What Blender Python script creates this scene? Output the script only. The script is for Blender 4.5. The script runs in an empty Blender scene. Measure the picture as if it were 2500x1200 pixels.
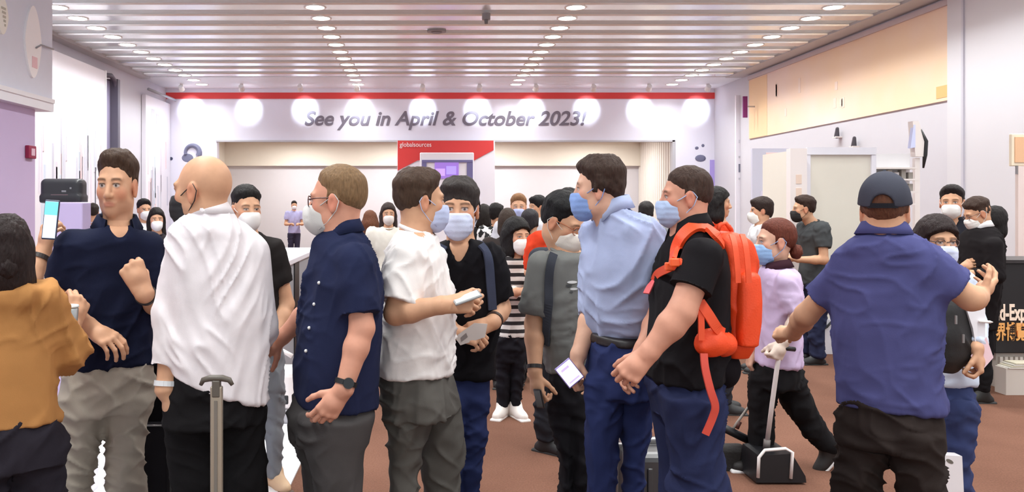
import bpy, bmesh, math, random
import numpy as np
from mathutils import Vector, Matrix, Euler

# ------------------------------------------------------------------ camera, world, exposure
F, CX, CY, HC = 2000.0, 1036.0, 495.0, 1.65      # focal length (px of a 2500 px frame), vanishing point, eye height
SC = bpy.context.scene
COL = SC.collection
cam = bpy.data.cameras.new('camera'); camo = bpy.data.objects.new('camera', cam); COL.objects.link(camo)
camo.location = (0, 0, HC); camo.rotation_euler = (math.pi / 2, 0, 0)
cam.sensor_width = 36.0; cam.lens = 36.0 * F / 2500.0
cam.shift_x = (1250 - CX) / 2500.0; cam.shift_y = -(600 - CY) / 2500.0
cam.clip_start = 0.05; cam.clip_end = 200
SC.camera = camo
world = bpy.data.worlds.new('hall_light'); SC.world = world; world.use_nodes = True
world.node_tree.nodes['Background'].inputs[0].default_value = (0.915, 0.985, 1.0, 1)
world.node_tree.nodes['Background'].inputs[1].default_value = 0.95
SC.view_settings.view_transform = 'Standard'; SC.view_settings.look = 'None'
SC.view_settings.exposure = 0.45; SC.view_settings.gamma = 1.0
SC.view_settings.use_curve_mapping = False
SC.cycles.use_denoising = True
SC.cycles.max_bounces = 6; SC.cycles.diffuse_bounces = 4; SC.cycles.glossy_bounces = 3; SC.cycles.transmission_bounces = 2
SC.cycles.caustics_reflective = False; SC.cycles.caustics_refractive = False
LAMP_W = 19.0          # each ceiling downlight
WASH_W = 150.0          # each wall washer

rng = np.random.default_rng(7)
def lin(c):
    c = np.array(c, float) / 255.0
    return tuple(np.where(c <= 0.04045, c / 12.92, ((c + 0.055) / 1.055) ** 2.4))
def W(px, py, d): return np.array([(px - CX) * d / F, d, HC - (py - CY) * d / F])

# ------------------------------------------------------------------ materials
MATS = {}
def mat(name, rgb, rough=0.6, metal=0.0, emit=0.0, bump=0.0, scale=200.0, var=0.0, vscale=6.0, trans=0.0, spec=0.5, emit_rgb=None, alpha=1.0, sheen=0.0):
    key = (name, tuple(rgb), rough, metal, emit)
    if key in MATS: return MATS[key]
    m = bpy.data.materials.new(name); m.use_nodes = True
    nt = m.node_tree; b = nt.nodes['Principled BSDF']
    c = lin(rgb)
    b.inputs['Base Color'].default_value = (*c, 1); b.inputs['Roughness'].default_value = rough
    b.inputs['Metallic'].default_value = metal; b.inputs['Specular IOR Level'].default_value = spec
    if sheen: b.inputs['Sheen Weight'].default_value = sheen
    if trans: b.inputs['Transmission Weight'].default_value = trans
    if alpha < 1: b.inputs['Alpha'].default_value = alpha
    if emit:
        b.inputs['Emission Color'].default_value = (*(lin(emit_rgb) if emit_rgb else c), 1)
        b.inputs['Emission Strength'].default_value = emit
    tc = nt.nodes.new('ShaderNodeTexCoord')
    if var:
        n = nt.nodes.new('ShaderNodeTexNoise'); n.inputs['Scale'].default_value = vscale; n.inputs['Detail'].default_value = 5
        nt.links.new(tc.outputs['Object'], n.inputs['Vector'])
        mx = nt.nodes.new('ShaderNodeMix'); mx.data_type = 'RGBA'
        mx.inputs[6].default_value = (*[x * (1 - var) for x in c], 1); mx.inputs[7].default_value = (*[min(1, x * (1 + var)) for x in c], 1)
        nt.links.new(n.outputs['Fac'], mx.inputs[0]); nt.links.new(mx.outputs[2], b.inputs['Base Color'])
    if bump:
        n2 = nt.nodes.new('ShaderNodeTexNoise'); n2.inputs['Scale'].default_value = scale; n2.inputs['Detail'].default_value = 3
        nt.links.new(tc.outputs['Object'], n2.inputs['Vector'])
        bp = nt.nodes.new('ShaderNodeBump'); bp.inputs['Strength'].default_value = bump; bp.inputs['Distance'].default_value = 0.004
        nt.links.new(n2.outputs['Fac'], bp.inputs['Height']); nt.links.new(bp.outputs['Normal'], b.inputs['Normal'])
    MATS[key] = m
    return m
def cloth(rgb, var=0.18, vscale=9.0): return mat('woven_cloth', rgb, 0.92, var=var, vscale=vscale, bump=0.12, scale=320, spec=0.15)
def striped(rgb1, rgb2, pitch):
    m = bpy.data.materials.new('striped_cloth'); m.use_nodes = True; nt = m.node_tree; b = nt.nodes['Principled BSDF']
    b.inputs['Roughness'].default_value = 0.92
    tc = nt.nodes.new('ShaderNodeTexCoord'); sp = nt.nodes.new('ShaderNodeSeparateXYZ'); nt.links.new(tc.outputs['Object'], sp.inputs[0])
    a = nt.nodes.new('ShaderNodeMath'); a.operation = 'MULTIPLY'; a.inputs[1].default_value = 2 * math.pi / pitch; nt.links.new(sp.outputs['Z'], a.inputs[0])
    s = nt.nodes.new('ShaderNodeMath'); s.operation = 'SINE'; nt.links.new(a.outputs[0], s.inputs[0])
    g = nt.nodes.new('ShaderNodeMath'); g.operation = 'GREATER_THAN'; g.inputs[1].default_value = -0.1; nt.links.new(s.outputs[0], g.inputs[0])
    mx = nt.nodes.new('ShaderNodeMix'); mx.data_type = 'RGBA'; mx.inputs[6].default_value = (*lin(rgb1), 1); mx.inputs[7].default_value = (*lin(rgb2), 1)
    nt.links.new(g.outputs[0], mx.inputs[0]); nt.links.new(mx.outputs[2], b.inputs['Base Color'])
    return m
def skin_mat():
    if 'skin' in MATS: return MATS['skin']
    m = bpy.data.materials.new('skin'); m.use_nodes = True; nt = m.node_tree; b = nt.nodes['Principled BSDF']
    at = nt.nodes.new('ShaderNodeAttribute'); at.attribute_name = 'Col'
    tc = nt.nodes.new('ShaderNodeTexCoord'); n = nt.nodes.new('ShaderNodeTexNoise'); n.inputs['Scale'].default_value = 22; n.inputs['Detail'].default_value = 5
    nt.links.new(tc.outputs['Object'], n.inputs['Vector'])
    mr = nt.nodes.new('ShaderNodeMapRange'); mr.inputs[3].default_value = 0.82; mr.inputs[4].default_value = 1.15; nt.links.new(n.outputs['Fac'], mr.inputs[0])
    mx = nt.nodes.new('ShaderNodeVectorMath'); mx.operation = 'SCALE'; nt.links.new(at.outputs['Color'], mx.inputs[0]); nt.links.new(mr.outputs[0], mx.inputs['Scale'])
    nt.links.new(mx.outputs[0], b.inputs['Base Color'])
    b.inputs['Roughness'].default_value = 0.55; b.inputs['Specular IOR Level'].default_value = 0.35
    MATS['skin'] = m
    return m
def hair_mat(rgb):
    key = ('hair', tuple(rgb))
    if key in MATS: return MATS[key]
    m = bpy.data.materials.new('hair'); m.use_nodes = True; nt = m.node_tree; b = nt.nodes['Principled BSDF']
    c = lin(rgb); b.inputs['Roughness'].default_value = 0.6; b.inputs['Specular IOR Level'].default_value = 0.22
    tc = nt.nodes.new('ShaderNodeTexCoord'); mp = nt.nodes.new('ShaderNodeMapping'); mp.inputs['Scale'].default_value = (1, 1, 0.25)
    nt.links.new(tc.outputs['Object'], mp.inputs['Vector'])
    n = nt.nodes.new('ShaderNodeTexNoise'); n.inputs['Scale'].default_value = 140; n.inputs['Detail'].default_value = 4; nt.links.new(mp.outputs[0], n.inputs['Vector'])
    mx = nt.nodes.new('ShaderNodeMix'); mx.data_type = 'RGBA'
    mx.inputs[6].default_value = (*[x * 0.35 for x in c], 1); mx.inputs[7].default_value = (*[min(1, x * 1.35 + 0.001) for x in c], 1)
    nt.links.new(n.outputs['Fac'], mx.inputs[0]); nt.links.new(mx.outputs[2], b.inputs['Base Color'])
    bp = nt.nodes.new('ShaderNodeBump'); bp.inputs['Strength'].default_value = 0.9; bp.inputs['Distance'].default_value = 0.007
    nt.links.new(n.outputs['Fac'], bp.inputs['Height']); nt.links.new(bp.outputs['Normal'], b.inputs['Normal'])
    MATS[key] = m
    return m

# ------------------------------------------------------------------ objects
def link(o, parent=None):
    COL.objects.link(o)
    if parent is not None: o.parent = parent
    return o
def tag(o, label=None, cat=None, group=None, kind=None):
    if label: o['label'] = label
    if cat: o['category'] = cat
    if group: o['group'] = group
    if kind: o['kind'] = kind
    return o
def empty(name, loc=(0, 0, 0), rz=0.0):
    o = bpy.data.objects.new(name, None); o.location = loc; o.rotation_euler = (0, 0, rz); o.empty_display_size = 0.1
    return link(o)
def mesh_np(name, V, Q, m, parent=None, col=None, smooth=True):
    me = bpy.data.meshes.new(name)
    V = np.asarray(V, np.float32); Q = np.asarray(Q, np.int32); n = Q.shape[1]
    me.vertices.add(len(V)); me.vertices.foreach_set('co', V.ravel())
    me.loops.add(Q.size); me.loops.foreach_set('vertex_index', Q.ravel())
    me.polygons.add(len(Q)); me.polygons.foreach_set('loop_start', np.arange(0, Q.size, n, dtype=np.int32))
    try: me.polygons.foreach_set('loop_total', np.full(len(Q), n, np.int32))
    except Exception: pass
    me.polygons.foreach_set('use_smooth', np.full(len(Q), smooth))
    if col is not None:
        a = me.color_attributes.new('Col', 'FLOAT_COLOR', 'POINT')
        a.data.foreach_set('color', np.concatenate([col, np.ones((len(col), 1))], 1).astype(np.float32).ravel())
    me.update(calc_edges=True)
    me.materials.append(m)
    return link(bpy.data.objects.new(name, me), parent)
def obj(name, bm, m, parent=None, smooth=False):
    me = bpy.data.meshes.new(name); bmesh.ops.recalc_face_normals(bm, faces=bm.faces[:])
    if smooth:
        for f in bm.faces: f.smooth = True
    bm.to_mesh(me); bm.free(); me.materials.append(m)
    return link(bpy.data.objects.new(name, me), parent)
def box(bm, lo, hi, bev=0.0, M=None):
    lo = Vector(lo); hi = Vector(hi)
    r = bmesh.ops.create_cube(bm, size=1.0); vs = r['verts']
    for v in vs: v.co = Vector(((v.co[i] + 0.5) * (hi[i] - lo[i]) + lo[i]) for i in range(3))
    if bev:
        es = list({e for v in vs for e in v.link_edges})
        rr = bmesh.ops.bevel(bm, geom=es, offset=bev, segments=3, affect='EDGES', profile=0.5)
        vs = list({v for f in rr['faces'] for v in f.verts} | {v for v in vs if v.is_valid})
    if M is not None:
        for v in vs: v.co = M @ v.co
    return vs
def boxo(name, lo, hi, m, parent=None, bev=0.0, M=None):
    bm = bmesh.new(); box(bm, lo, hi, bev, M); return obj(name, bm, m, parent)
def tube(bm, pts, r, n=8, flat=None):
    """swept tube; r number or list; flat=(w,t,up) gives a strap of width w and thickness t whose flat side faces up"""
    pts = [Vector(p) for p in pts]; rings = []; up0 = Vector((0, 0, 1)); prev = None
    for i, p in enumerate(pts):
        d = ((pts[min(i + 1, len(pts) - 1)] - pts[max(i - 1, 0)])).normalized()
        if flat:
            nrm = Vector(flat[2][i] if isinstance(flat[2], list) else flat[2]); s = d.cross(nrm)
            if s.length < 1e-4: s = d.orthogonal()
            s.normalize(); t = s.cross(d).normalized()
            w, th = flat[0] / 2, flat[1] / 2
            rings.append([bm.verts.new(p + s * a * w + t * b * th) for a, b in ((-1, -1), (1, -1), (1, 1), (-1, 1))])
        else:
            if prev is None: s = d.cross(up0); s = d.orthogonal() if s.length < 1e-3 else s
            else: s = prev - d * prev.dot(d)
            s.normalize(); prev = s; t = d.cross(s); rr = r[i] if isinstance(r, (list, tuple)) else r
            rings.append([bm.verts.new(p + (s * math.cos(2 * math.pi * k / n) + t * math.sin(2 * math.pi * k / n)) * rr) for k in range(n)])
    m = len(rings[0])
    for a, b in zip(rings, rings[1:]):
        for k in range(m): bm.faces.new((a[k], a[(k + 1) % m], b[(k + 1) % m], b[k]))
    bm.faces.new(rings[0][::-1]); bm.faces.new(rings[-1])
def tubeo(name, pts, r, m, parent=None, n=8, flat=None):
    bm = bmesh.new(); tube(bm, pts, r, n, flat); return obj(name, bm, m, parent, smooth=flat is None)
def prism(bm, poly, axis, lo, hi):
    """extrude a 2-D outline along an axis ('x','y','z')"""
    def P3(a, b, c): return {'x': (c, a, b), 'y': (a, c, b), 'z': (a, b, c)}[axis]
    A = [bm.verts.new(P3(a, b, lo)) for a, b in poly]; B = [bm.verts.new(P3(a, b, hi)) for a, b in poly]
    n = len(poly)
    for k in range(n): bm.faces.new((A[k], A[(k + 1) % n], B[(k + 1) % n], B[k]))
    bm.faces.new(A[::-1]); bm.faces.new(B)
def prismo(name, poly, axis, lo, hi, m, parent=None):
    bm = bmesh.new(); prism(bm, poly, axis, lo, hi); return obj(name, bm, m, parent)
def cyl(bm, a, b, r0, r1=None, n=20): tube(bm, [a, b], [r0, r0 if r1 is None else r1], n)
def text(name, body, size, loc, rot, m, parent=None, shear=0.0, align='LEFT', width=None, ext=0.004, space=1.0, bold=0.0):
    cu = bpy.data.curves.new(name, 'FONT'); cu.body = body; cu.size = size; cu.shear = shear; cu.align_x = align; cu.extrude = ext; cu.space_character = space; cu.offset = bold
    tmp = bpy.data.objects.new(name, cu); COL.objects.link(tmp)
    dg = bpy.context.evaluated_depsgraph_get(); me = bpy.data.meshes.new_from_object(tmp.evaluated_get(dg))
    bpy.data.objects.remove(tmp); me.materials.clear(); me.materials.append(m)
    o = bpy.data.objects.new(name, me)
    if width:
        xs = [v.co.x for v in me.vertices]; k = width / (max(xs) - min(xs)); x0 = min(xs)
        for v in me.vertices: v.co.x = (v.co.x - x0) * k
    o.location = loc; o.rotation_euler = rot
    return link(o, parent)

# ------------------------------------------------------------------ implicit surfaces
def smin(a, b, k):
    if k <= 0: return np.minimum(a, b)
    h = np.clip(0.5 + 0.5 * (a - b) / k, 0, 1); return a + (b - a) * h - k * h * (1 - h)
def smax(a, b, k): return -smin(-a, -b, k)
class Shape:
    """list of primitives, evaluated on a grid and turned into quads"""
    def __init__(s): s.p = []
    def add(s, fn, lo, hi, k=0.0, op='u'): s.p.append((fn, np.array(lo, float), np.array(hi, float), k, op)); return s
    def ell(s, c, r, k=0.0, op='u', R=None):
        c = np.array(c, float); r = np.array(r, float)
        def fn(X, Y, Z):
            x, y, z = X - c[0], Y - c[1], Z - c[2]
            if R is not None: x, y, z = (R[0][0] * x + R[0][1] * y + R[0][2] * z, R[1][0] * x + R[1][1] * y + R[1][2] * z, R[2][0] * x + R[2][1] * y + R[2][2] * z)
            k0 = np.sqrt((x / r[0]) ** 2 + (y / r[1]) ** 2 + (z / r[2]) ** 2) + 1e-9
            k1 = np.sqrt((x / r[0] ** 2) ** 2 + (y / r[1] ** 2) ** 2 + (z / r[2] ** 2) ** 2) + 1e-9
            return k0 * (k0 - 1) / k1
        m = r.max() if R is not None else r
        return s.add(fn, c - m, c + m, k, op)
    def cone(s, a, b, ra, rb, k=0.0, op='u', cut=False):
        a = np.array(a, float); b = np.array(b, float); ba = b - a; L2 = ba @ ba + 1e-12; u = ba / math.sqrt(L2)
        def fn(X, Y, Z):
            x, y, z = X - a[0], Y - a[1], Z - a[2]
            dt = x * ba[0] + y * ba[1] + z * ba[2]; h = np.clip(dt / L2, 0, 1)
            d = np.sqrt((x - ba[0] * h) ** 2 + (y - ba[1] * h) ** 2 + (z - ba[2] * h) ** 2) - (ra + (rb - ra) * h)
            if cut: d = np.maximum(d, (X - b[0]) * u[0] + (Y - b[1]) * u[1] + (Z - b[2]) * u[2])
            return d
        return s.add(fn, np.minimum(a - ra, b - rb), np.maximum(a + ra, b + rb), k, op)
    def box(s, c, h, k=0.0, op='u', R=None, rd=0.0):
        c = np.array(c, float); h = np.array(h, float)
        def fn(X, Y, Z):
            x, y, z = X - c[0], Y - c[1], Z - c[2]
            if R is not None: x, y, z = (R[0][0] * x + R[0][1] * y + R[0][2] * z, R[1][0] * x + R[1][1] * y + R[1][2] * z, R[2][0] * x + R[2][1] * y + R[2][2] * z)
            qx, qy, qz = np.abs(x) - h[0] + rd, np.abs(y) - h[1] + rd, np.abs(z) - h[2] + rd
            return np.sqrt(np.maximum(qx, 0) ** 2 + np.maximum(qy, 0) ** 2 + np.maximum(qz, 0) ** 2) + np.minimum(np.maximum(qx, np.maximum(qy, qz)), 0) - rd
        m = np.linalg.norm(h) if R is not None else h
        return s.add(fn, c - m, c + m, k, op)
    def plane(s, p, n, k=0.0):
        p = np.array(p, float); n = np.array(n, float); n = n / np.linalg.norm(n)
        return s.add(lambda X, Y, Z: (X - p[0]) * n[0] + (Y - p[1]) * n[1] + (Z - p[2]) * n[2], [-99] * 3, [99] * 3, k, 'i')
    def loft(s, rings, yaw=0.0, k=0.0, n=2.3, op='u', cap=0.02, inset=0.0):
        """rings (z, cx, cy, a, b): horizontal slices; a across, b front to back, both turned by yaw"""
        r = np.array(sorted(rings), float); z = r[:, 0]
        if len(z) > 2:
            zz = np.linspace(z[0], z[-1], 80); T = np.empty((80, 5)); T[:, 0] = zz
            m = np.gradient(r[:, 1:], z, axis=0)
            i = np.clip(np.searchsorted(z, zz) - 1, 0, len(z) - 2); hh = z[i + 1] - z[i]; t = ((zz - z[i]) / hh)[:, None]; hh = hh[:, None]
            p0, p1, m0, m1 = r[i, 1:], r[i + 1, 1:], m[i] * hh, m[i + 1] * hh
            T[:, 1:] = (2 * t ** 3 - 3 * t ** 2 + 1) * p0 + (t ** 3 - 2 * t ** 2 + t) * m0 + (-2 * t ** 3 + 3 * t ** 2) * p1 + (t ** 3 - t ** 2) * m1
        else: T = r
        cs, sn = math.cos(yaw), math.sin(yaw)
        def fn(X, Y, Z):
            zc = np.clip(Z, T[0, 0], T[-1, 0]).ravel(); g = [np.interp(zc, T[:, 0], T[:, j]).reshape(Z.shape) for j in range(1, 5)]
            x, y = X - g[0], Y - g[1]; u = x * cs + y * sn; v = -x * sn + y * cs
            a, b = np.maximum(g[2] - inset, 0.01), np.maximum(g[3] - inset, 0.01)
            q = ((np.abs(u) / a) ** n + (np.abs(v) / b) ** n) ** (1 / n) + 1e-6
            d = (q - 1) * np.minimum(a, b)
            d = np.where(q > 1, np.sqrt(u * u + v * v) * (1 - 1 / q), d)
            d = smax(d, Z - T[-1, 0], cap); return smax(d, T[0, 0] - Z, 0.006)
        w = r[:, 3:].max()
        return s.add(fn, [r[:, 1].min() - w, r[:, 2].min() - w, z[0]], [r[:, 1].max() + w, r[:, 2].max() + w, z[-1]], k, op)
    def bounds(s):
        a = [p for p in s.p if p[4] == 'u']; return np.min([p[1] for p in a], 0), np.max([p[2] for p in a], 0)
    def field(s, vox, lo=None, hi=None):
        l, h = s.bounds() if lo is None else (np.array(lo), np.array(hi))
        l = l - 3 * vox; n = np.ceil((h - l) / vox).astype(int) + 4
        ax = [l[i] + vox * np.arange(n[i]) for i in range(3)]
        f = np.full(n, 0.3, np.float32)
        for fn, a, b, k, op in s.p:
            if op == 'i': sl = [slice(0, n[i]) for i in range(3)]
            else:
                mg = k + 3 * vox
                sl = [slice(max(0, int((a[i] - mg - l[i]) / vox)), min(n[i], int((b[i] + mg - l[i]) / vox) + 2)) for i in range(3)]
                if any(q.stop <= q.start for q in sl): continue
            X = ax[0][sl[0]][:, None, None]; Y = ax[1][sl[1]][None, :, None]; Z = ax[2][sl[2]][None, None, :]
            d = fn(X, Y, Z); g = f[tuple(sl)]
            f[tuple(sl)] = smin(g, d, k) if op == 'u' else (smax(g, -d, k) if op == 's' else smax(g, d, k))
        return f, l, ax
    def mesh(s, vox): f, l, ax = s.field(vox); return nets(f, l, vox)
def nets(f, org, vox):
    f = f.copy(); f[0] = f[-1] = 0.3; f[:, 0] = f[:, -1] = 0.3; f[:, :, 0] = f[:, :, -1] = 0.3
    s = f < 0
    C = [(i, j, k) for i in (0, 1) for j in (0, 1) for k in (0, 1)]
    def sh(A, c): return A[c[0]:A.shape[0] - 1 + c[0], c[1]:A.shape[1] - 1 + c[1], c[2]:A.shape[2] - 1 + c[2]]
    anyc = np.zeros([x - 1 for x in f.shape], bool); allc = ~anyc
    for c in C: anyc |= sh(s, c); allc &= sh(s, c)
    cells = np.argwhere(anyc & ~allc)
    if len(cells) == 0: return np.zeros((0, 3)), np.zeros((0, 4), int)
    vid = np.full(anyc.shape, -1, np.int32); vid[tuple(cells.T)] = np.arange(len(cells))
    val = np.stack([f[tuple((cells + np.array(c)).T)] for c in C], 1)
    acc = np.zeros((len(cells), 3)); cnt = np.zeros(len(cells))
    for a in range(8):
        for b in range(a + 1, 8):
            if sum(abs(x - y) for x, y in zip(C[a], C[b])) != 1: continue
            va, vb = val[:, a], val[:, b]; m = (va < 0) != (vb < 0)
            t = np.where(m, va / np.where(m, va - vb, 1), 0)
            acc += np.where(m[:, None], np.array(C[a]) + t[:, None] * (np.array(C[b]) - np.array(C[a])), 0); cnt += m
    V = org + vox * (cells + acc / cnt[:, None])
    Q = []
    for ax_ in range(3):
        o1, o2 = (ax_ + 1) % 3, (ax_ + 2) % 3
        A = [slice(None)] * 3; B = [slice(None)] * 3; A[ax_] = slice(0, -1); B[ax_] = slice(1, None)
        e = np.argwhere(s[tuple(A)] != s[tuple(B)])
        e = e[(e[:, o1] > 0) & (e[:, o2] > 0) & (e[:, o1] < f.shape[o1] - 1) & (e[:, o2] < f.shape[o2] - 1)]
        d1 = np.zeros(3, int); d2 = np.zeros(3, int); d1[o1] = 1; d2[o2] = 1
        q = np.stack([vid[tuple((e - d).T)] for d in (d1 + d2, d2, d1 * 0, d1)], 1)
        fl = ~s[tuple(e.T)]; q[fl] = q[fl][:, ::-1]; Q.append(q)
    Q = np.concatenate(Q); return V, Q[(Q >= 0).all(1)]
def normals(V, Q):
    n = np.cross(V[Q[:, 2]] - V[Q[:, 0]], V[Q[:, 3]] - V[Q[:, 1]]); N = np.zeros_like(V)
    for k in range(4): np.add.at(N, Q[:, k], n)
    return N / (np.linalg.norm(N, axis=1, keepdims=True) + 1e-12)
def vnoise(P, seed=0):
    i = np.floor(P).astype(np.int64); f = P - i; f = f * f * (3 - 2 * f); r = 0
    for a in (0, 1):
        for b in (0, 1):
            for c in (0, 1):
                h = ((i[:, 0] + a) * 73856093) ^ ((i[:, 1] + b) * 19349663) ^ ((i[:, 2] + c) * 83492791) ^ (seed * 2654435 + 12345)
                h = (h ^ (h >> 13)) * 1274126177; h = ((h ^ (h >> 16)) & 0xffff) / 65535.0
                r = r + h * (f[:, 0] if a else 1 - f[:, 0]) * (f[:, 1] if b else 1 - f[:, 1]) * (f[:, 2] if c else 1 - f[:, 2])
    return r
def wrinkle(V, Q, amp, sets, seed=0, swell=.7):
    """push a cloth surface in and out: soft swells and patches of creased folds; sets = (slope, along, across, share)"""
    N = normals(V, Q); w = np.stack([vnoise(V * 4 + 7, seed + 1), vnoise(V * 4 + 31, seed + 2), vnoise(V * 4 + 57, seed + 3)], 1) - 0.5
    d = swell * (vnoise(V * 6 + w, seed + 4) - .55)
    for i, (al, fa, fc, sh_) in enumerate(sets):
        c, s_ = math.cos(math.radians(al)), math.sin(math.radians(al)); P = V + w * .09
        h = P[:, 0] + .8 * P[:, 1]; p = np.stack([(h * c + P[:, 2] * s_) * fa, (-h * s_ + P[:, 2] * c) * fc, (P[:, 1] - .8 * P[:, 0]) * fc * .35], 1) + 50
        n = vnoise(p, seed + 11 * i + 6); m = np.clip((vnoise(V * 3.6 + 20, seed + 17 * i + 8) - .40) * 4, 0, 1)
        d = d + sh_ * (m * (1 - np.abs(2 * n - 1)) ** 3 - .20)
    return V + N * (d * amp)[:, None]

# ------------------------------------------------------------------ people
LOD = {'near': dict(head=.0038, hair=.0046, cloth=.0080, arm=.0042, body=.014), 'mid': dict(head=.006, hair=.008, cloth=.013, arm=.0065, body=.02),
       'far': dict(head=.011, hair=.012, cloth=.022, arm=.012, body=.03)}
SKIN = {'fair': (216, 168, 144), 'tan': (208, 158, 126), 'light': (226, 182, 156), 'red': (210, 150, 126), 'deep': (168, 112, 82)}
def yawvec(deg):
    """direction a person faces: 0 towards the camera, 90 to +x, 180 away"""
    t = math.radians(deg); return np.array([math.sin(t), -math.cos(t), 0.0])
UP = np.array([0, 0, 1.0])
def head_shape(slim=1.0):
    S = Shape()
    S.ell((0, -.014, .142), (.0765, .099, .090))
    S.ell((0, .030, .088), (.060 * slim, .062, .082), .03)
    S.ell((0, .066, .022), (.024, .022, .022), .035)
    for s in (-1, 1):
        S.ell((s * .044, .012, .046), (.018, .030, .022), .04)
        S.ell((s * .043, .060, .090), (.020, .020, .020), .025)
        S.ell((s * .030, .080, .134), (.024, .013, .009), .02)
        S.ell((s * .031, .100, .114), (.017, .018, .012), .012, 's')
        S.ell((s * .031, .078, .113), (.0135, .0125, .012), .004)
        S.ell((s * .031, .083, .121), (.0165, .011, .0045), .006)
    S.cone((0, .088, .125), (0, .108, .080), .0085, .0125, .012)
    for s in (-1, 1): S.ell((s * .0125, .096, .076), (.0085, .011, .0085), .008)
    S.ell((0, .082, .052), (.026, .015, .006), .010); S.ell((0, .081, .043), (.022, .015, .007), .008)
    S.cone((-.024, .098, .0478), (.024, .098, .0478), .0024, .0024, .004, 's')
    for s in (-1, 1):
        S.ell((s * .079, -.008, .108), (.009, .021, .033), .006); S.ell((s * .080, -.004, .082), (.007, .010, .012), .006)
        S.ell((s * .092, -.004, .108), (.009, .011, .019), .004, 's')
    return S
def head_color(P, base, lip=(186, 104, 92), brow=(92, 62, 44), stub=None):
    b = np.array(lin(base)); C = np.tile(b, (len(P), 1)); ax = np.abs(P[:, 0])
    def mixc(C, c, w): return C * (1 - w[:, None]) + np.array(lin(c)) * w[:, None]
    def soft(d, r, e): return np.clip((r - d) / e + 0.5, 0, 1)
    ck = soft(np.sqrt((ax - .042) ** 2 + (P[:, 1] - .07) ** 2 + (P[:, 2] - .085) ** 2), .026, .02); C = mixc(C, (base[0], int(base[1] * .8), int(base[2] * .78)), ck * .5)
    ear = soft(np.sqrt((ax - .085) ** 2 + (P[:, 1] + .005) ** 2 + (P[:, 2] - .105) ** 2), .03, .02); C = mixc(C, (min(255, base[0]), int(base[1] * .78), int(base[2] * .75)), ear * .5)
    if stub is not None:
        w = soft(P[:, 2] + 0.35 * np.maximum(0, .05 - P[:, 1]), .066, .02) * soft(-P[:, 1], -.0, .03) * (P[:, 2] > -.01); C = mixc(C, stub, w * .35)
    e = np.sqrt(((ax - .031) / 1.25) ** 2 + ((P[:, 2] - .1128) / .62) ** 2); fr = P[:, 1] > .07
    C = mixc(C, (205, 196, 192), soft(e, .0105, .004) * fr); C = mixc(C, (50, 38, 34), soft(np.hypot(ax - .031, P[:, 2] - .113), .0052, .003) * fr)
    C = mixc(C, (70, 45, 35), soft(np.abs(P[:, 2] - .1205 + 12 * (ax - .031) ** 2), .0022, .003) * soft(np.abs(ax - .031), .015, .004) * fr)
    C = mixc(C, brow, soft(np.abs(P[:, 2] - .136 + 8 * (ax - .034) ** 2), .0042, .004) * soft(np.abs(ax - .032), .020, .006) * (P[:, 1] > .06) * .85)
    C = mixc(C, lip, soft(np.hypot((P[:, 0]) / 2.6, (P[:, 2] - .047)), .0095, .004) * (P[:, 1] > .07) * .5)
    return C
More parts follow.
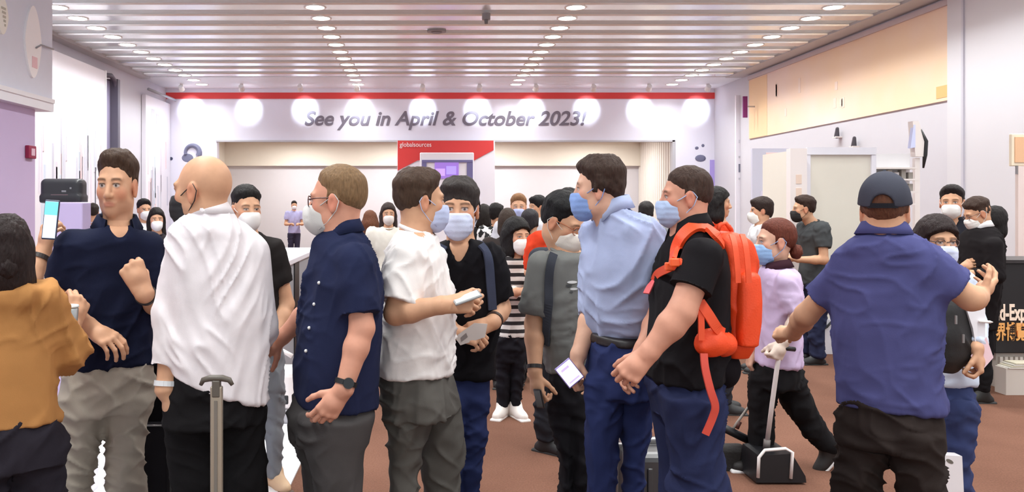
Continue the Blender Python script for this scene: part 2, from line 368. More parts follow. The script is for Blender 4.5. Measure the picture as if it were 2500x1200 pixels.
def hair_mesh(H, style, vox, seed):
    """hair (or a cap crown) grown over a head shape, in head coordinates"""
    lo, hi = np.array([-.13, -.16, -.02]), np.array([.13, .15, .29])
    low = style in ('bob', 'long', 'longwave')
    if low: lo[2] = -.20
    f, l, ax = H.field(vox, lo, hi)
    X = ax[0][:, None, None]; Y = ax[1][None, :, None]; Z = ax[2][None, None, :]
    def st(a, b, x): t = np.clip((x - a) / (b - a), 0, 1); return t * t * (3 - 2 * t)
    ts, tt = {'short': (.006, .020), 'crop': (.004, .010), 'fade': (.0015, .022), 'parted': (.013, .026), 'grey': (.005, .012), 'bob': (.020, .022), 'long': (.012, .016), 'longwave': (.016, .018), 'tied': (.006, .010), 'fringe': (.010, .022)}[style]
    tk = ts + (tt - ts) * st(.145, .20, Z + 0 * X + 0 * Y)
    nap = {'fade': .075, 'parted': .032, 'crop': .055}.get(style, .045)
    fy, fz = {'parted': (.088, .182), 'fringe': (.095, .155), 'bob': (.09, .17), 'long': (.09, .175), 'longwave': (.09, .17), 'grey': (.070, .186), 'tied': (.080, .182)}.get(style, (.078, .178))
    pl = -(.80 * (Z - fz) - .60 * (Y - fy))                      # forehead hairline, falling back to the ear
    burn = np.maximum(np.maximum(np.abs(Y - .012) - .014, .098 - Z), .055 - np.abs(X)) + 0 * Z
    front = np.minimum(pl, burn) if style not in ('bob', 'long', 'longwave') else pl
    if not low: tk = tk * (.18 + .82 * st(0, .034, -front + 0 * tk)) * (.3 + .7 * st(0, .03, Z - nap - .25 * (Y + .09) + 0 * tk))
    g = f - tk
    g = smax(g, front + 0 * g, .006)
    g = smax(g, nap - Z + 0.25 * (Y + .09) + 0 * g, .01)
    if style == 'parted' or style == 'fringe':                     # hair combed forward over the brow
        q = Shape().ell((.01, .058, .203), (.060, .044, .024)).field(vox, lo, hi)[0]; g = smin(g, q, .02)
        q = Shape().ell((0, -.088, .105), (.052, .022, .060)).field(vox, lo, hi)[0]; g = smin(g, q, .02)
    if style == 'short':
        q = Shape().ell((0, .040, .212), (.054, .044, .026)).field(vox, lo, hi)[0]; g = smin(g, q, .02)
    if low:
        q = Shape()
        if style == 'bob':
            q.ell((0, -.035, .095), (.108, .105, .135)); q.ell((0, -.03, .0), (.112, .088, .07), .05)
        elif style == 'long':
            q.ell((0, -.045, .08), (.095, .092, .13)); q.cone((-.07, -.02, .09), (-.085, .005, -.10), .035, .028, .03); q.cone((.07, -.02, .09), (.085, .005, -.10), .035, .028, .03); q.cone((0, -.09, .06), (0, -.10, -.14), .07, .05, .04)
        else:
            q.ell((0, -.045, .08), (.10, .095, .13)); q.cone((-.07, -.02, .09), (-.1, .03, -.13), .045, .04, .03); q.cone((.07, -.02, .09), (.1, .03, -.13), .045, .04, .03); q.cone((0, -.09, .06), (0, -.10, -.15), .085, .07, .04)
        q2 = q.field(vox, lo, hi)[0]; g = smin(g, q2, .015)
        face = Shape().ell((0, .095, .072), (.060, .085, .092)).field(vox, lo, hi)[0]; g = smax(g, -face, .012)
        nk = Shape().cone((0, .06, .0), (0, .03, -.2), .05, .06).field(vox, lo, hi)[0]; g = smax(g, -nk, .012)
    elif style not in ('parted',):
        for s in (-1, 1):
            e = Shape().ell((s * .086, -.003, .102), (.022, .024, .036)).field(vox, lo, hi)[0]; g = smax(g, -e, .004)
    V, Q = nets(g.astype(np.float32), l, vox)
    if len(V):
        N = normals(V, Q); n = vnoise(V * np.array([55, 55, 22]) + 40, seed) - .5 + .5 * (vnoise(V * np.array([120, 120, 40]) + 40, seed + 3) - .5)
        V = V + N * (n * (.007 if tt > .012 else .003))[:, None]
    return V, Q
def mask_mesh(H, vox, kind):
    lo, hi = np.array([-.095, -.02, -.04]), np.array([.095, .16, .13]); M = Shape()
    f, l, ax = H.field(vox, lo, hi); X = ax[0][:, None, None]; Y = ax[1][None, :, None]; Z = ax[2][None, None, :]
    q = Shape().ell((0, .076, .052), (.052, .042, .052) if kind != 'cup' else (.048, .052, .049)).field(vox, lo, hi)[0]
    g = smin(f, q, .03) - .005
    bx = Shape().box((0, .10, .042), (.064, .082, .056), rd=.028).field(vox, lo, hi)[0]
    V, Q = nets(smax(g, bx, .006).astype(np.float32), l, vox)
    if kind == 'pleat' and len(V): V = V + normals(V, Q) * (0.0007 * np.sin(V[:, 2] * 2 * math.pi / .022))[:, None]
    return V, Q
def hand_prims(S, wr, hd, n, side, pose, sc, k=.006):
    """palm and five fingers: hd finger direction, n back-of-hand direction"""
    h = np.array(hd, float); h /= np.linalg.norm(h); n = np.array(n, float); n = n - h * (n @ h); n /= np.linalg.norm(n)
    t = np.cross(n, h) if side == 'R' else np.cross(h, n)
    def L(a, b, c): return wr + sc * (t * a + h * b + n * c)
    base = [(.030, .092, .002), (.009, .097, .004), (-.013, .092, .002), (-.033, .083, -.002)]
    lens = [(.042, .026, .021), (.046, .029, .022), (.043, .027, .021), (.033, .021, .018)]
    rad = [.0098, .0102, .0096, .0086]
    c1, c2, c3 = {'relaxed': (25, 35, 20), 'fist': (78, 95, 60), 'grip': (48, 62, 35), 'flat': (6, 10, 6), 'pinch': (55, 40, 25), 'hook': (35, 70, 40)}[pose]
    for i, ((bx, by, bz), ln, r) in enumerate(zip(base, lens, rad)):
        S.cone(L(bx * .55, .012, -.002), L(bx, by, bz), sc * .017, sc * .0125, sc * .012)
        p = L(bx, by, bz); a = 0.0; extra = i * 4
        fan = (1.5 - i) * (.05 if pose != 'flat' else .09)
        for j, (l_, c) in enumerate(zip(ln, (c1 + extra, c2, c3))):
            a += math.radians(c); d = h * math.cos(a) - n * math.sin(a) + t * fan * math.cos(a); d /= np.linalg.norm(d)
            q = p + d * l_ * sc; S.cone(p, q, sc * r * (1 - .07 * j), sc * r * (.94 - .08 * j), sc * .003); p = q
    S.ell(L(.0, .05, -.006), (sc * .034, sc * .034, sc * .034), .012)
    tb, ang = {'fist': (.010, 62), 'grip': (.020, 48), 'pinch': (.018, 50), 'flat': (.034, 14), 'relaxed': (.030, 26), 'hook': (.026, 34)}[pose]
    p = L(.022, .022, -.006); a = math.radians(ang)
    for l_, r, out in ((.044, .0145, .72), (.034, .0115, .45), (.026, .0100, .2)):
        d = h * .75 + t * out * (1 - ang / 90) * 1.2 - n * math.sin(a) * .9 + t * (-.25 if pose == 'fist' and l_ < .04 else 0); d /= np.linalg.norm(d)
        q = p + d * l_ * sc; S.cone(p, q, sc * r, sc * r * .9, sc * .006); p = q
    return t
def collar_mesh(c, ra, rb, yaw, phi0, m, parent, root, h=.034, tip=.028, drop=.02, name='collar'):
    fw = yawvec(yaw); lt = np.cross(fw, UP); V = []; n = 40
    for i in range(n + 1):
        th = phi0 + (2 * math.pi - 2 * phi0) * i / n; e = min(th - phi0, 2 * math.pi - phi0 - th); tp = tip * math.exp(-(e / .35) ** 2)
        rad = fw * rb * math.cos(th) + lt * ra * math.sin(th); un = rad / np.linalg.norm(rad)
        zo = .012 * (1 - math.cos(th)) / 2 - drop * max(0, math.cos(th)) ** 1.5
        for dr, dz in ((.000, -.004), (-.004, h), (.005, h + .003), (.030, -.012 - tp), (.024, -.014 - tp), (.005, h - .010)):
            V.append(c + rad + un * dr + UP * (dz + zo) - root)
    Q = []
    for i in range(n):
        for k in range(6): a, b = i * 6 + k, i * 6 + (k + 1) % 6; Q.append((a, b, b + 6, a + 6))
    Q += [(0, 1, 4, 5), (1, 2, 3, 4), (n * 6 + 5, n * 6 + 4, n * 6 + 1, n * 6), (n * 6 + 4, n * 6 + 3, n * 6 + 2, n * 6 + 1)]
    return mesh_np(name, V, Q, m, parent)
RHO = ([0, .07, .16, .3, .55, 1.0], [.95, .78, .62, .62, .70, .72])
def rings_px(R, d, yaw, rho=None, zoff=0):
    """silhouette slices (py, left px, right px[, dy]) -> (z, cx, cy, a, b)"""
    out = []; y0, y1 = R[0][0], R[-1][0]; y = math.radians(yaw); c2, s2 = math.cos(y) ** 2, math.sin(y) ** 2
    for r in R:
        dd = d + (r[3] if len(r) > 3 else 0); q = rho if rho else np.interp((r[0] - y0) / (y1 - y0 + 1e-9), *RHO)
        p = W((r[1] + r[2]) / 2, r[0], dd); w = (r[2] - r[1]) / 2 * dd / F; a = w / math.sqrt(c2 + q * q * s2)
        out.append((p[2], p[0], p[1], a, a * q))
    return out
def auto_rings(x, y, H, yaw, bw=1.0):
    T = [(.47, .100, .072), (.53, .100, .074), (.60, .090, .066), (.68, .098, .070), (.74, .106, .070), (.785, .110, .062), (.812, .098, .052), (.832, .064, .044), (.848, .040, .038)]
    return [(z * H, x, y, a * H * bw, b * H * bw) for z, a, b in T]
def bez(pts): return [np.array(p, float) for p in pts]

def person(s):
    d = s['d']; lod = LOD[s.get('lod', 'near')]; sk = SKIN[s.get('skin', 'fair')]; seed = s.get('seed', int(d * 977 + s['head'][0]) % 9999)
    hx, htop, hchin = s['head'][:3]; yaw = s.get('yaw', 0); hyaw = s.get('hyaw', yaw); auto = 'torso' not in s
    vphi = math.atan((hx - CX) / F); tphi = math.tan(vphi); ayaw = yaw; yaw = yaw - math.degrees(vphi); hyaw = hyaw - math.degrees(vphi)   # angles are given as seen along the line of sight
    def JD(px, dy): return d + dy - tphi * (px - hx) * d / F
    Hh = HC - (htop - CY) * d / F                                # standing height from the top of the head
    # ---- torso, legs
    if auto:
        fw = yawvec(yaw); c = W(s.get('bx', hx), CY, d); tr = auto_rings(c[0], c[1], Hh, yaw, s.get('bw', 1)); ty = yaw
        lt = np.cross(UP, fw)                                    # person's left
        gap = .052 * Hh
        legs = []
        for sg in (-1, 1):
            q = c + lt * sg * gap
            legs.append([(z * Hh, q[0], q[1], a * Hh, a * Hh * 1.1) for z, a in ((.045, .040), (.15, .043), (.28, .046), (.40, .056), (.48, .060))])
        hips = [(z * Hh, c[0], c[1], a * Hh, b * Hh) for z, a, b in ((.44, .092, .066), (.50, .098, .070), (.56, .090, .064))]
        hem = .475 * Hh; htop_z = .56 * Hh
    else:
        ty = yaw; tr = rings_px(s['torso'], d, ayaw, s.get('rho')); hem = min(r[0] for r in tr)
        hips = rings_px(s['hips'], d, ayaw, s.get('hrho', .72)); legs = []
        for lg in s['legs']:
            if 'pts' in lg: legs.append(lg); continue
            dy = lg.get('dy', 0); L = []
            for r in lg['r']:
                dl = JD(np.mean([np.mean(t[1:3]) for t in lg['r']]), dy); p = W((r[1] + r[2]) / 2, r[0], dl); w = (r[2] - r[1]) / 2 * dl / F; L.append((p[2], p[0], p[1], w, max(w, .075) if w < .09 else w * 1.02))
            L.sort(); z0, x0, y0, a0, b0 = L[0]
            if z0 > .12:
                ax_ = x0 + lg.get('lean', 0); az = .075
                for t in (.35, .7, 1.0):
                    L.append((z0 + (az - z0) * t, x0 + (ax_ - x0) * t, y0, a0 + (.078 - a0) * t, b0 + (.085 - b0) * t))
            legs.append(sorted(L))
    if not s.get('tuck'): hips = [(z, x, y, a - (.013 if z > hem - .01 else .003), b - (.013 if z > hem - .01 else .003)) for z, x, y, a, b in hips]
    top = max(tr); root_xy = np.array([np.mean([r[1] for r in hips]), d, 0.0])
    root = empty('person', root_xy); tag(root, s['label'], 'person', s.get('group'))
    # ---- head
    pitch, roll = math.radians(s.get('pitch', 0)), math.radians(s.get('roll', 0)); hs = (hchin - htop) * d / F / (.240 if s.get('hair') else .232)
    f0 = yawvec(hyaw); r0 = np.cross(f0, UP); fwd = f0 * math.cos(pitch) - UP * math.sin(pitch); up = UP * math.cos(pitch) + f0 * math.sin(pitch)
    up = up * math.cos(roll) + r0 * math.sin(roll); rt = np.cross(fwd, up); hd_dy = s.get('hdy', 0)
    O = W(hx, (htop + hchin) / 2, d + hd_dy) - hs * .118 * up
    Rm = np.stack([rt, fwd, up])
    HW = np.array([s.get('hw', .93), s.get('hw', .93), 1.0])
    def toL(p): return (Rm @ (np.asarray(p) - O)) / hs / HW
    def toW(P): return (np.asarray(P) * HW * hs) @ Rm + O - root_xy
    HS = head_shape(s.get('slim', 1.0)); HN = head_shape(s.get('slim', 1.0))
    nb = np.array([top[1], top[2], top[0] - .05]); nr = s.get('neck', .056) / s.get('hw', .93) * .95
    HN.cone((0, -.022, .055), toL(nb), nr, nr / hs * 1.06, .025)
    HN.cone(toL(nb + UP * .015), toL(nb - UP * .06), nr * 1.05, nr * (1.5 if s.get('vneck') or not s.get('collar') else 1.12), .03)
    V, Q = HN.mesh(lod['head']); C = head_color(V, sk, brow=s.get('brow', (92, 62, 44)), stub=s.get('stub'))
    parts = [(toW(V), Q, C)]
    # ---- body under the clothes
    B = Shape(); ins = .014
    cut = lambda z: .045 if z < top[0] - .22 else ((.018 if s.get('vneck') else .028) if z < top[0] - .03 else .012)
    B.loft([(z, x, y, a - cut(z), b - cut(z)) for z, x, y, a, b in tr if z > hem + .04], math.radians(ty), cap=.03)
    B.loft(hips, math.radians(ty), .03, inset=.045)
    for lg in legs:
        if isinstance(lg, dict):
            for (a, b) in zip(lg['pts'], lg['pts'][1:]): B.cone(W(*a[:2], d + a[2]), W(*b[:2], d + b[2]), a[3] - .025, b[3] - .02, .02)
        else: B.loft(lg, 0, .02, inset=.032)
    V, Q = B.mesh(lod['body']); parts.append((V - root_xy, Q, np.tile(lin(sk), (len(V), 1))))
    # ---- arms and hands
    arms = s.get('arms')
    if arms is None:
        c = W(s.get('bx', hx), CY, d); fw = yawvec(yaw); lt = np.cross(UP, fw); arms = []
        for sg, sd in ((-1, 'R'), (1, 'L')):
            ps = s.get('pose_' + sd, 'down')
            A = c * [1, 1, 0] + lt * sg * .108 * Hh + UP * .80 * Hh; E = c * [1, 1, 0] + lt * sg * .135 * Hh + UP * .625 * Hh - fw * .01
            if ps == 'down': Wp = E + UP * -.145 * Hh + fw * .05 * Hh; hdv, nv = UP * -1 + fw * .2, lt * sg
            elif ps == 'front': E = E + fw * .02; Wp = E + fw * .125 * Hh + UP * .0 * Hh - lt * sg * .06 * Hh; hdv, nv = fw * .8 - lt * sg * .5 + UP * .2, UP - fw * .1
            elif ps == 'up': E = E + fw * .07 * Hh - lt * sg * .03 * Hh; Wp = E + fw * .06 * Hh + UP * .13 * Hh - lt * sg * .05 * Hh; hdv, nv = UP + fw * .2, -fw * 1.0
            arms.append(dict(w=[A, E, Wp], side=sd, hdir=hdv, hn=nv, pose='relaxed' if ps == 'down' else 'grip', world=True, sleeve=s.get('sleeve', ('short', .6))))
    shirt = Shape(); shirt.loft(tr, math.radians(ty), cap=.012)
    info = []
    for am in arms:
        if 'w' in am: A, E, Wr = am['w']
        else: A, E, Wr = [W(p[0], p[1], JD(p[0], p[2])) for p in am['p']]
        rs = am.get('r', (.056, .044, .029)); S = Shape()
        if am.get('world'): hdv, nv = am['hdir'], am['hn']
        else: hdv = np.array([am['hdir'][0], am['hdir'][2], -am['hdir'][1]], float); nv = np.array([am['hn'][0], am['hn'][2], -am['hn'][1]], float)
        kind, fr = am.get('sleeve', ('short', .6))
        mid = E + (Wr - E) * .32
        long = kind == 'long'
        if not long: S.cone(A, E, rs[0] * .86, rs[1] * .98, .01)
        S.cone(E, mid, rs[1] * .95, rs[1] * .98, .02); S.cone(mid, Wr, rs[1] * .98, rs[2], .02)
        if am.get('hand', True):
            hn_ = np.array(hdv, float) / np.linalg.norm(hdv); S.cone(Wr, Wr + hn_ * .02, rs[2], .026, .02)
            tdir = hand_prims(S, Wr + hn_ * .012, hdv, nv, am['side'], am.get('pose', 'relaxed'), am.get('hsc', 1.0))
        V, Q = S.mesh(lod['arm']); parts.append((V - root_xy, Q, np.tile(np.array(lin(am.get('skin', sk))), (len(V), 1))))
        info.append((A, E, Wr, hdv, nv))
        g = am.get('ease', .017)
        if kind == 'short':
            en = A + (E - A) * fr; shirt.cone(A + (A - E) * .02, en, rs[0] + g, rs[0] + (rs[1] - rs[0]) * fr + g * 1.5, .032, cut=True)
        else:
            fe = fr if kind == 'long' else fr; en = E + (Wr - E) * fe
            shirt.cone(A, E, rs[0] + g, rs[1] + g * 1.3, .032); shirt.cone(E, en, rs[1] + g * 1.3, rs[1] + (rs[2] - rs[1]) * fe + g * 1.2, .02, cut=True)
    # ---- shirt
    if s.get('vneck'):
        v = s['vneck']; fw = yawvec(ty); nbp = np.array([top[1], top[2], top[0]]); 
        shirt.cone(nbp + UP * .06 + fw * .04, nbp + fw * .15 - UP * v[0], v[1] * 1.15, .003, .002, 's')
    elif s.get('collar'):
        fw = yawvec(ty); shirt.cone(np.array([top[1], top[2], top[0] + .08]), np.array([top[1], top[2], top[0] - .002]) + fw * .03, .052, .030, .006, 's')
    else:
        fw = yawvec(ty); shirt.cone(np.array([top[1], top[2], top[0] + .10]) + fw * .02, np.array([top[1], top[2], top[0] - .012]) + fw * .035, .062, .045, .01, 's')
    if s.get('hemcut'):
        a, b = [W(*q, d) for q in s['hemcut']]; dr = b - a; nrm = np.array([dr[2], 0, -dr[0]]); nrm = -nrm if nrm[2] > 0 else nrm; shirt.plane(a, nrm, .01)
    for fn in s.get('bumps', []): p = W(fn[0], fn[1], d + fn[2]); shirt.ell(p, fn[3], .06)
    V, Q = shirt.mesh(lod['cloth']); V = wrinkle(V, Q, s.get('wr', .0125), s.get('ws', ((62, 4, 21, 1.0), (118, 4, 22, .9), (15, 5, 24, .7))), seed)
    sm = s.get('shirt_mat') or cloth(s['shirt'])
    sh = mesh_np(s.get('shirt_name', 'shirt'), V - root_xy, Q, sm, root)
    if s.get('shirt_label'): sh['label'] = s['shirt_label']
    # ---- trousers
    T = Shape(); T.loft(hips, math.radians(ty), .02, n=2.4)
    for lg in legs:
        if isinstance(lg, dict):
            for i, (a, b) in enumerate(zip(lg['pts'], lg['pts'][1:])): T.cone(W(*a[:2], d + a[2]), W(*b[:2], d + b[2]), a[3], b[3], .03)
        else: T.loft(lg, 0, .022, n=2.1)
    V, Q = T.mesh(lod['cloth']); V = wrinkle(V, Q, s.get('twr', .0165), ((25, 5, 21, 1.0), (-28, 5, 22, 1.0), (75, 3, 20, .7)), seed + 5)
    tro = mesh_np(s.get('trouser_name', 'trousers'), V - root_xy, Q, s.get('trouser_mat') or cloth(s['trousers']), root)
    # ---- shoes
    srgb = s.get('shoes', (30, 28, 30)); smm = mat('shoe_leather', srgb, .6); fy = s.get('fyaw', yaw)
    for i, lg in enumerate(legs):
        if isinstance(lg, dict): a = lg['pts'][-1]; p = W(a[0], a[1], d + a[2]); fv = np.array(lg.get('foot', (*yawvec(fy)[:2], 0)), float)
        else: p = np.array([lg[0][1], lg[0][2], .07]); fv = yawvec(fy if not isinstance(fy, (list, tuple)) else fy[i])
        fv = fv / np.linalg.norm(fv); sd = np.cross(fv, UP); sd /= np.linalg.norm(sd); nu = np.cross(sd, fv); q = p - nu * .045
        S = Shape(); S.cone(p + nu * .02, q - fv * .02, .046, .042, .01); S.cone(q - fv * .055, q + fv * .145, .036, .034, .03); S.cone(p + nu * .0, q + fv * .10, .042, .036, .04)
        S.plane(q - nu * .022, -nu, .004)
        V, Q = S.mesh(max(lod['cloth'] * .7, .007)); so = mesh_np('shoe', V - root_xy, Q, smm, root)
        S = Shape(); R3 = [sd, fv, nu]; S.box(q + fv * .045 - nu * .022, (.043, .145, .014), R=R3, rd=.012)
        V, Q = S.mesh(max(lod['cloth'] * .6, .006)); mesh_np('sole', V - root_xy, Q, mat('shoe_sole', s.get('soles', (40, 38, 38)), .7), so)
    # ---- one skin
    V = np.concatenate([p[0] for p in parts]); off = np.cumsum([0] + [len(p[0]) for p in parts[:-1]]); Q = np.concatenate([p[1] + o for p, o in zip(parts, off)]); C = np.concatenate([p[2] for p in parts])
    mesh_np('body', V, Q, skin_mat(), root, C)
    # ---- hair, cap, mask, glasses
    if s.get('hair'):
        st_, hrgb = s['hair'][:2]; V, Q = hair_mesh(HS, st_, lod['hair'], seed); ho = mesh_np('hair', toW(V), Q, hair_mat(hrgb), root)
        if len(s['hair']) > 2:
            X = Shape(); nm = s['hair'][2]
            if nm == 'bun': X.ell((0, -.125, .11), (.048, .04, .048)); X.ell((.012, -.12, .13), (.035, .035, .03), .02)
            elif nm == 'lowbun': X.ell((0, -.115, .06), (.04, .036, .04))
            elif nm == 'ponytail': X.cone((0, -.10, .12), (0, -.135, .07), .026, .032); X.cone((0, -.135, .07), (.01, -.12, -.07), .032, .016, .02)
            elif nm == 'bigbun': X.ell((0, -.095, .155), (.062, .058, .068)); X.ell((0, -.09, .06), (.058, .045, .055), .05)
            V, Q = X.mesh(lod['hair']); N = normals(V, Q); V = V + N * ((vnoise(V * 60 + 9, seed) - .5) * .01)[:, None]; mesh_np(nm if nm in ('ponytail',) else 'hair_bun', toW(V), Q, hair_mat(hrgb), ho)
    if s.get('cap'):
        vox = lod['hair']; lo, hi = np.array([-.12, -.15, .08]), np.array([.12, .15, .28]); f, l, ax = HS.field(vox, lo, hi)
        Y = ax[1][None, :, None]; Z = ax[2][None, None, :]
        g = smin(f, Shape().ell((0, -.012, .165), (.078, .102, .085)).field(vox, lo, hi)[0], .02) - .010; g = smax(g, (.128 + .10 * (Y + .1)) - Z + 0 * g, .004)
        hole = Shape().ell((0, -.13, .132), (.042, .06, .042)).field(vox, lo, hi)[0]; g = smax(g, -hole, .002)
        V, Q = nets(g.astype(np.float32), l, vox); co = mesh_np('cap', toW(V), Q, cloth(s['cap'], .12), root)
        X = Shape(); X.ell((0, .125, .150), (.072, .075, .010)); X.plane((0, .07, 0), (0, -1, 0)); V, Q = X.mesh(.005); mesh_np('brim', toW(V), Q, cloth(s['cap'], .12), co)
        bm = bmesh.new(); tube(bm, [toW(np.array([[.05 * math.cos(t), -.098 - .022 * math.sin(t), .134]]))[0] for t in np.linspace(0, math.pi, 9)], 0, flat=(.018, .005, tuple(-fwd))); obj('strap', bm, cloth((34, 34, 40)), co)
        bm = bmesh.new(); bmesh.ops.create_icosphere(bm, subdivisions=2, radius=.008); 
        for v in bm.verts: v.co = Vector(toW(np.array([[0, -.012, .259]]))[0]) + v.co * .8
        obj('button', bm, cloth(s['cap'], .12), co, True)
    if s.get('mask'):
        kind, mrgb = s['mask']; V, Q = mask_mesh(HS, max(lod['head'] * .9, .0045), kind); mo = mesh_np('face_mask', toW(V), Q, mat('mask_fabric', mrgb, .85, bump=.2, scale=300), root)
        if s.get('lod', 'near') != 'far':
            for sg in (-1, 1):
                P = np.array([(sg * .058, .062, .088), (sg * .074, .030, .106), (sg * .083, -.014, .135), (sg * .089, -.032, .112), (sg * .082, -.02, .080), (sg * .066, .018, .040), (sg * .052, .055, .014)])
                tubeo('ear_loop', [tuple(p) for p in toW(P)], .0018, mat('mask_fabric', mrgb, .85, bump=.2, scale=300), mo, 6)
    if s.get('glasses'):
        gm = mat('spectacle_frame', s['glasses'], .35); bm = bmesh.new()
        for sg in (-1, 1):
            tube(bm, [tuple(toW(np.array([[sg * .033 + .025 * math.cos(t), .101 - .25 * abs(.025 * math.cos(t)), .112 + .018 * math.sin(t)]]))[0]) for t in np.linspace(0, 2 * math.pi, 17)], .0022, 6)
            tube(bm, [tuple(p) for p in toW(np.array([(sg * .058, .096, .118), (sg * .072, .06, .122), (sg * .081, .0, .124), (sg * .083, -.02, .112)]))], .0024, 6)
        tube(bm, [tuple(p) for p in toW(np.array([(-.008, .104, .116), (0, .106, .118), (.008, .104, .116)]))], .0022, 6)
        obj('glasses', bm, gm, root, True)
    # ---- collar, buttons, belt, watch
    cr = s.get('collar')
    if cr:
        collar_mesh(np.array([top[1], top[2], top[0] - .008]), max(top[3], .058) * cr.get('w', 1), max(top[4], .056) * cr.get('w', 1), ty, math.radians(cr.get('open', 22)), cr.get('mat') or sm, root, root_xy, h=cr.get('h', .034), tip=cr.get('tip', .028))
    elif not s.get('vneck'):
        fw = yawvec(ty); lt = np.cross(fw, UP); a_, b_ = max(top[3], .056) * 1.0, max(top[4], .056)
        pts = [tuple(np.array([top[1], top[2], top[0] - .010]) + fw * (b_ * math.cos(t) + .006) + lt * a_ * math.sin(t) - UP * .022 * math.cos(t) - root_xy) for t in np.linspace(0, 2 * math.pi, 29)]
        tubeo('neckband', pts, .009, sm, root, 8)
    for am, (A, E, Wr, hdv, nv) in zip(arms, info):
        if am.get('watch'):
            wd = am['watch']; u = (Wr - E) / np.linalg.norm(Wr - E); c = Wr - u * .022; s1 = np.cross(u, UP if abs(u[2]) < .8 else np.array([1., 0, 0])); s1 /= np.linalg.norm(s1); s2 = np.cross(u, s1); r = am.get('r', (0, 0, .029))[2] + .006
            pts = [tuple(c + (s1 * math.cos(t) + s2 * math.sin(t)) * r - root_xy) for t in np.linspace(0, 2 * math.pi, 25)]
            wo = tubeo('wristband', pts, 0, mat('wristband', wd, .5), root, flat=(.006, .018, [tuple(u)] * 25))
            if am.get('dial'):
                nn = np.array(nv, float) if am.get('world') else np.array([am['hn'][0], am['hn'][2], -am['hn'][1]], float); nn = nn - u * (nn @ u); nn /= np.linalg.norm(nn)
                bm = bmesh.new(); cyl(bm, tuple(c + nn * (r - .002) - root_xy), tuple(c + nn * (r + .009) - root_xy), .019); obj('dial', bm, mat('watch_dial', am['dial'], .25, .3), wo)
    for bt in s.get('buttons', []):
        p = W(bt[0], bt[1], d + bt[2]) - root_xy; bm = bmesh.new(); bmesh.ops.create_uvsphere(bm, u_segments=10, v_segments=6, radius=.0065)
        for v in bm.verts: v.co = v.co + Vector(p)
        obj('button', bm, mat('shirt_button', (225, 222, 220), .4), root, True)
    if s.get('belt'):
        by, brgb = s['belt']; br = rings_px([(by - 12, *s['beltx']), (by + 12, s['beltx'][0] - 1, s['beltx'][1] + 1)], d, ayaw, s.get('hrho', .72)); S = Shape(); S.loft(br, math.radians(ty), n=2.4)
        V, Q = S.mesh(.008); mesh_np('belt', V - root_xy, Q, mat('belt_leather', brgb, .45), root)
    return root, dict(O=O, rt=rt, fwd=fwd, up=up, hs=hs, rings=tr, arms=info, xy=root_xy, shirt=sm)

# ------------------------------------------------------------------ the hall
ZC = HC + 3.6                     # ceiling height
DB = 25.7                         # back wall
XL, XR = -8.1, 9.1                # side walls
PITCH, D0 = 0.886, 15.0           # ceiling slats and downlights
def struct(o): o['kind'] = 'structure'; return o
# floor: brown carpet
def carpet():
    m = bpy.data.materials.new('brown_carpet'); m.use_nodes = True; nt = m.node_tree; b = nt.nodes['Principled BSDF']; b.inputs['Roughness'].default_value = 0.95; b.inputs['Specular IOR Level'].default_value = .12
    tc = nt.nodes.new('ShaderNodeTexCoord'); n1 = nt.nodes.new('ShaderNodeTexNoise'); n1.inputs['Scale'].default_value = 90; n1.inputs['Detail'].default_value = 4
    n2 = nt.nodes.new('ShaderNodeTexNoise'); n2.inputs['Scale'].default_value = 1.3; n2.inputs['Detail'].default_value = 4
    ad = nt.nodes.new('ShaderNodeMath'); ad.operation = 'ADD'
    for n in (n1, n2): nt.links.new(tc.outputs['Object'], n.inputs['Vector'])
    nt.links.new(n1.outputs['Fac'], ad.inputs[0]); nt.links.new(n2.outputs['Fac'], ad.inputs[1])
    r = nt.nodes.new('ShaderNodeValToRGB'); r.color_ramp.elements[0].position = .35; r.color_ramp.elements[1].position = .75
    r.color_ramp.elements[0].color = (*lin((100, 68, 55)), 1); r.color_ramp.elements[1].color = (*lin((132, 94, 78)), 1)
    hv = nt.nodes.new('ShaderNodeMath'); hv.operation = 'MULTIPLY'; hv.inputs[1].default_value = .5; nt.links.new(ad.outputs[0], hv.inputs[0]); nt.links.new(hv.outputs[0], r.inputs[0]); nt.links.new(r.outputs[0], b.inputs['Base Color'])
    bp = nt.nodes.new('ShaderNodeBump'); bp.inputs['Strength'].default_value = .5; bp.inputs['Distance'].default_value = .006; nt.links.new(n1.outputs['Fac'], bp.inputs['Height']); nt.links.new(bp.outputs['Normal'], b.inputs['Normal'])
    return m
struct(boxo('floor', (-14, -4, -.1), (14, 31, 0), carpet()))
M_white = mat('white_panel', (236, 234, 244), .55, var=.02, vscale=1.5)
M_fas = mat('fascia_print', (230, 230, 246), .55, var=.02, vscale=1.5)
M_greyw = mat('grey_panel', (204, 202, 212), .6, var=.03, vscale=1.2)
M_lav = mat('lavender_panel', (196, 178, 218), .55, var=.03, vscale=1.5)
M_cream = mat('cream_panel', (232, 226, 214), .6, var=.02)
M_alu = mat('brushed_aluminium', (190, 190, 196), .35, .8)
M_red = mat('red_print', (214, 60, 60), .6)
M_black = mat('black_plastic', (26, 26, 30), .45)
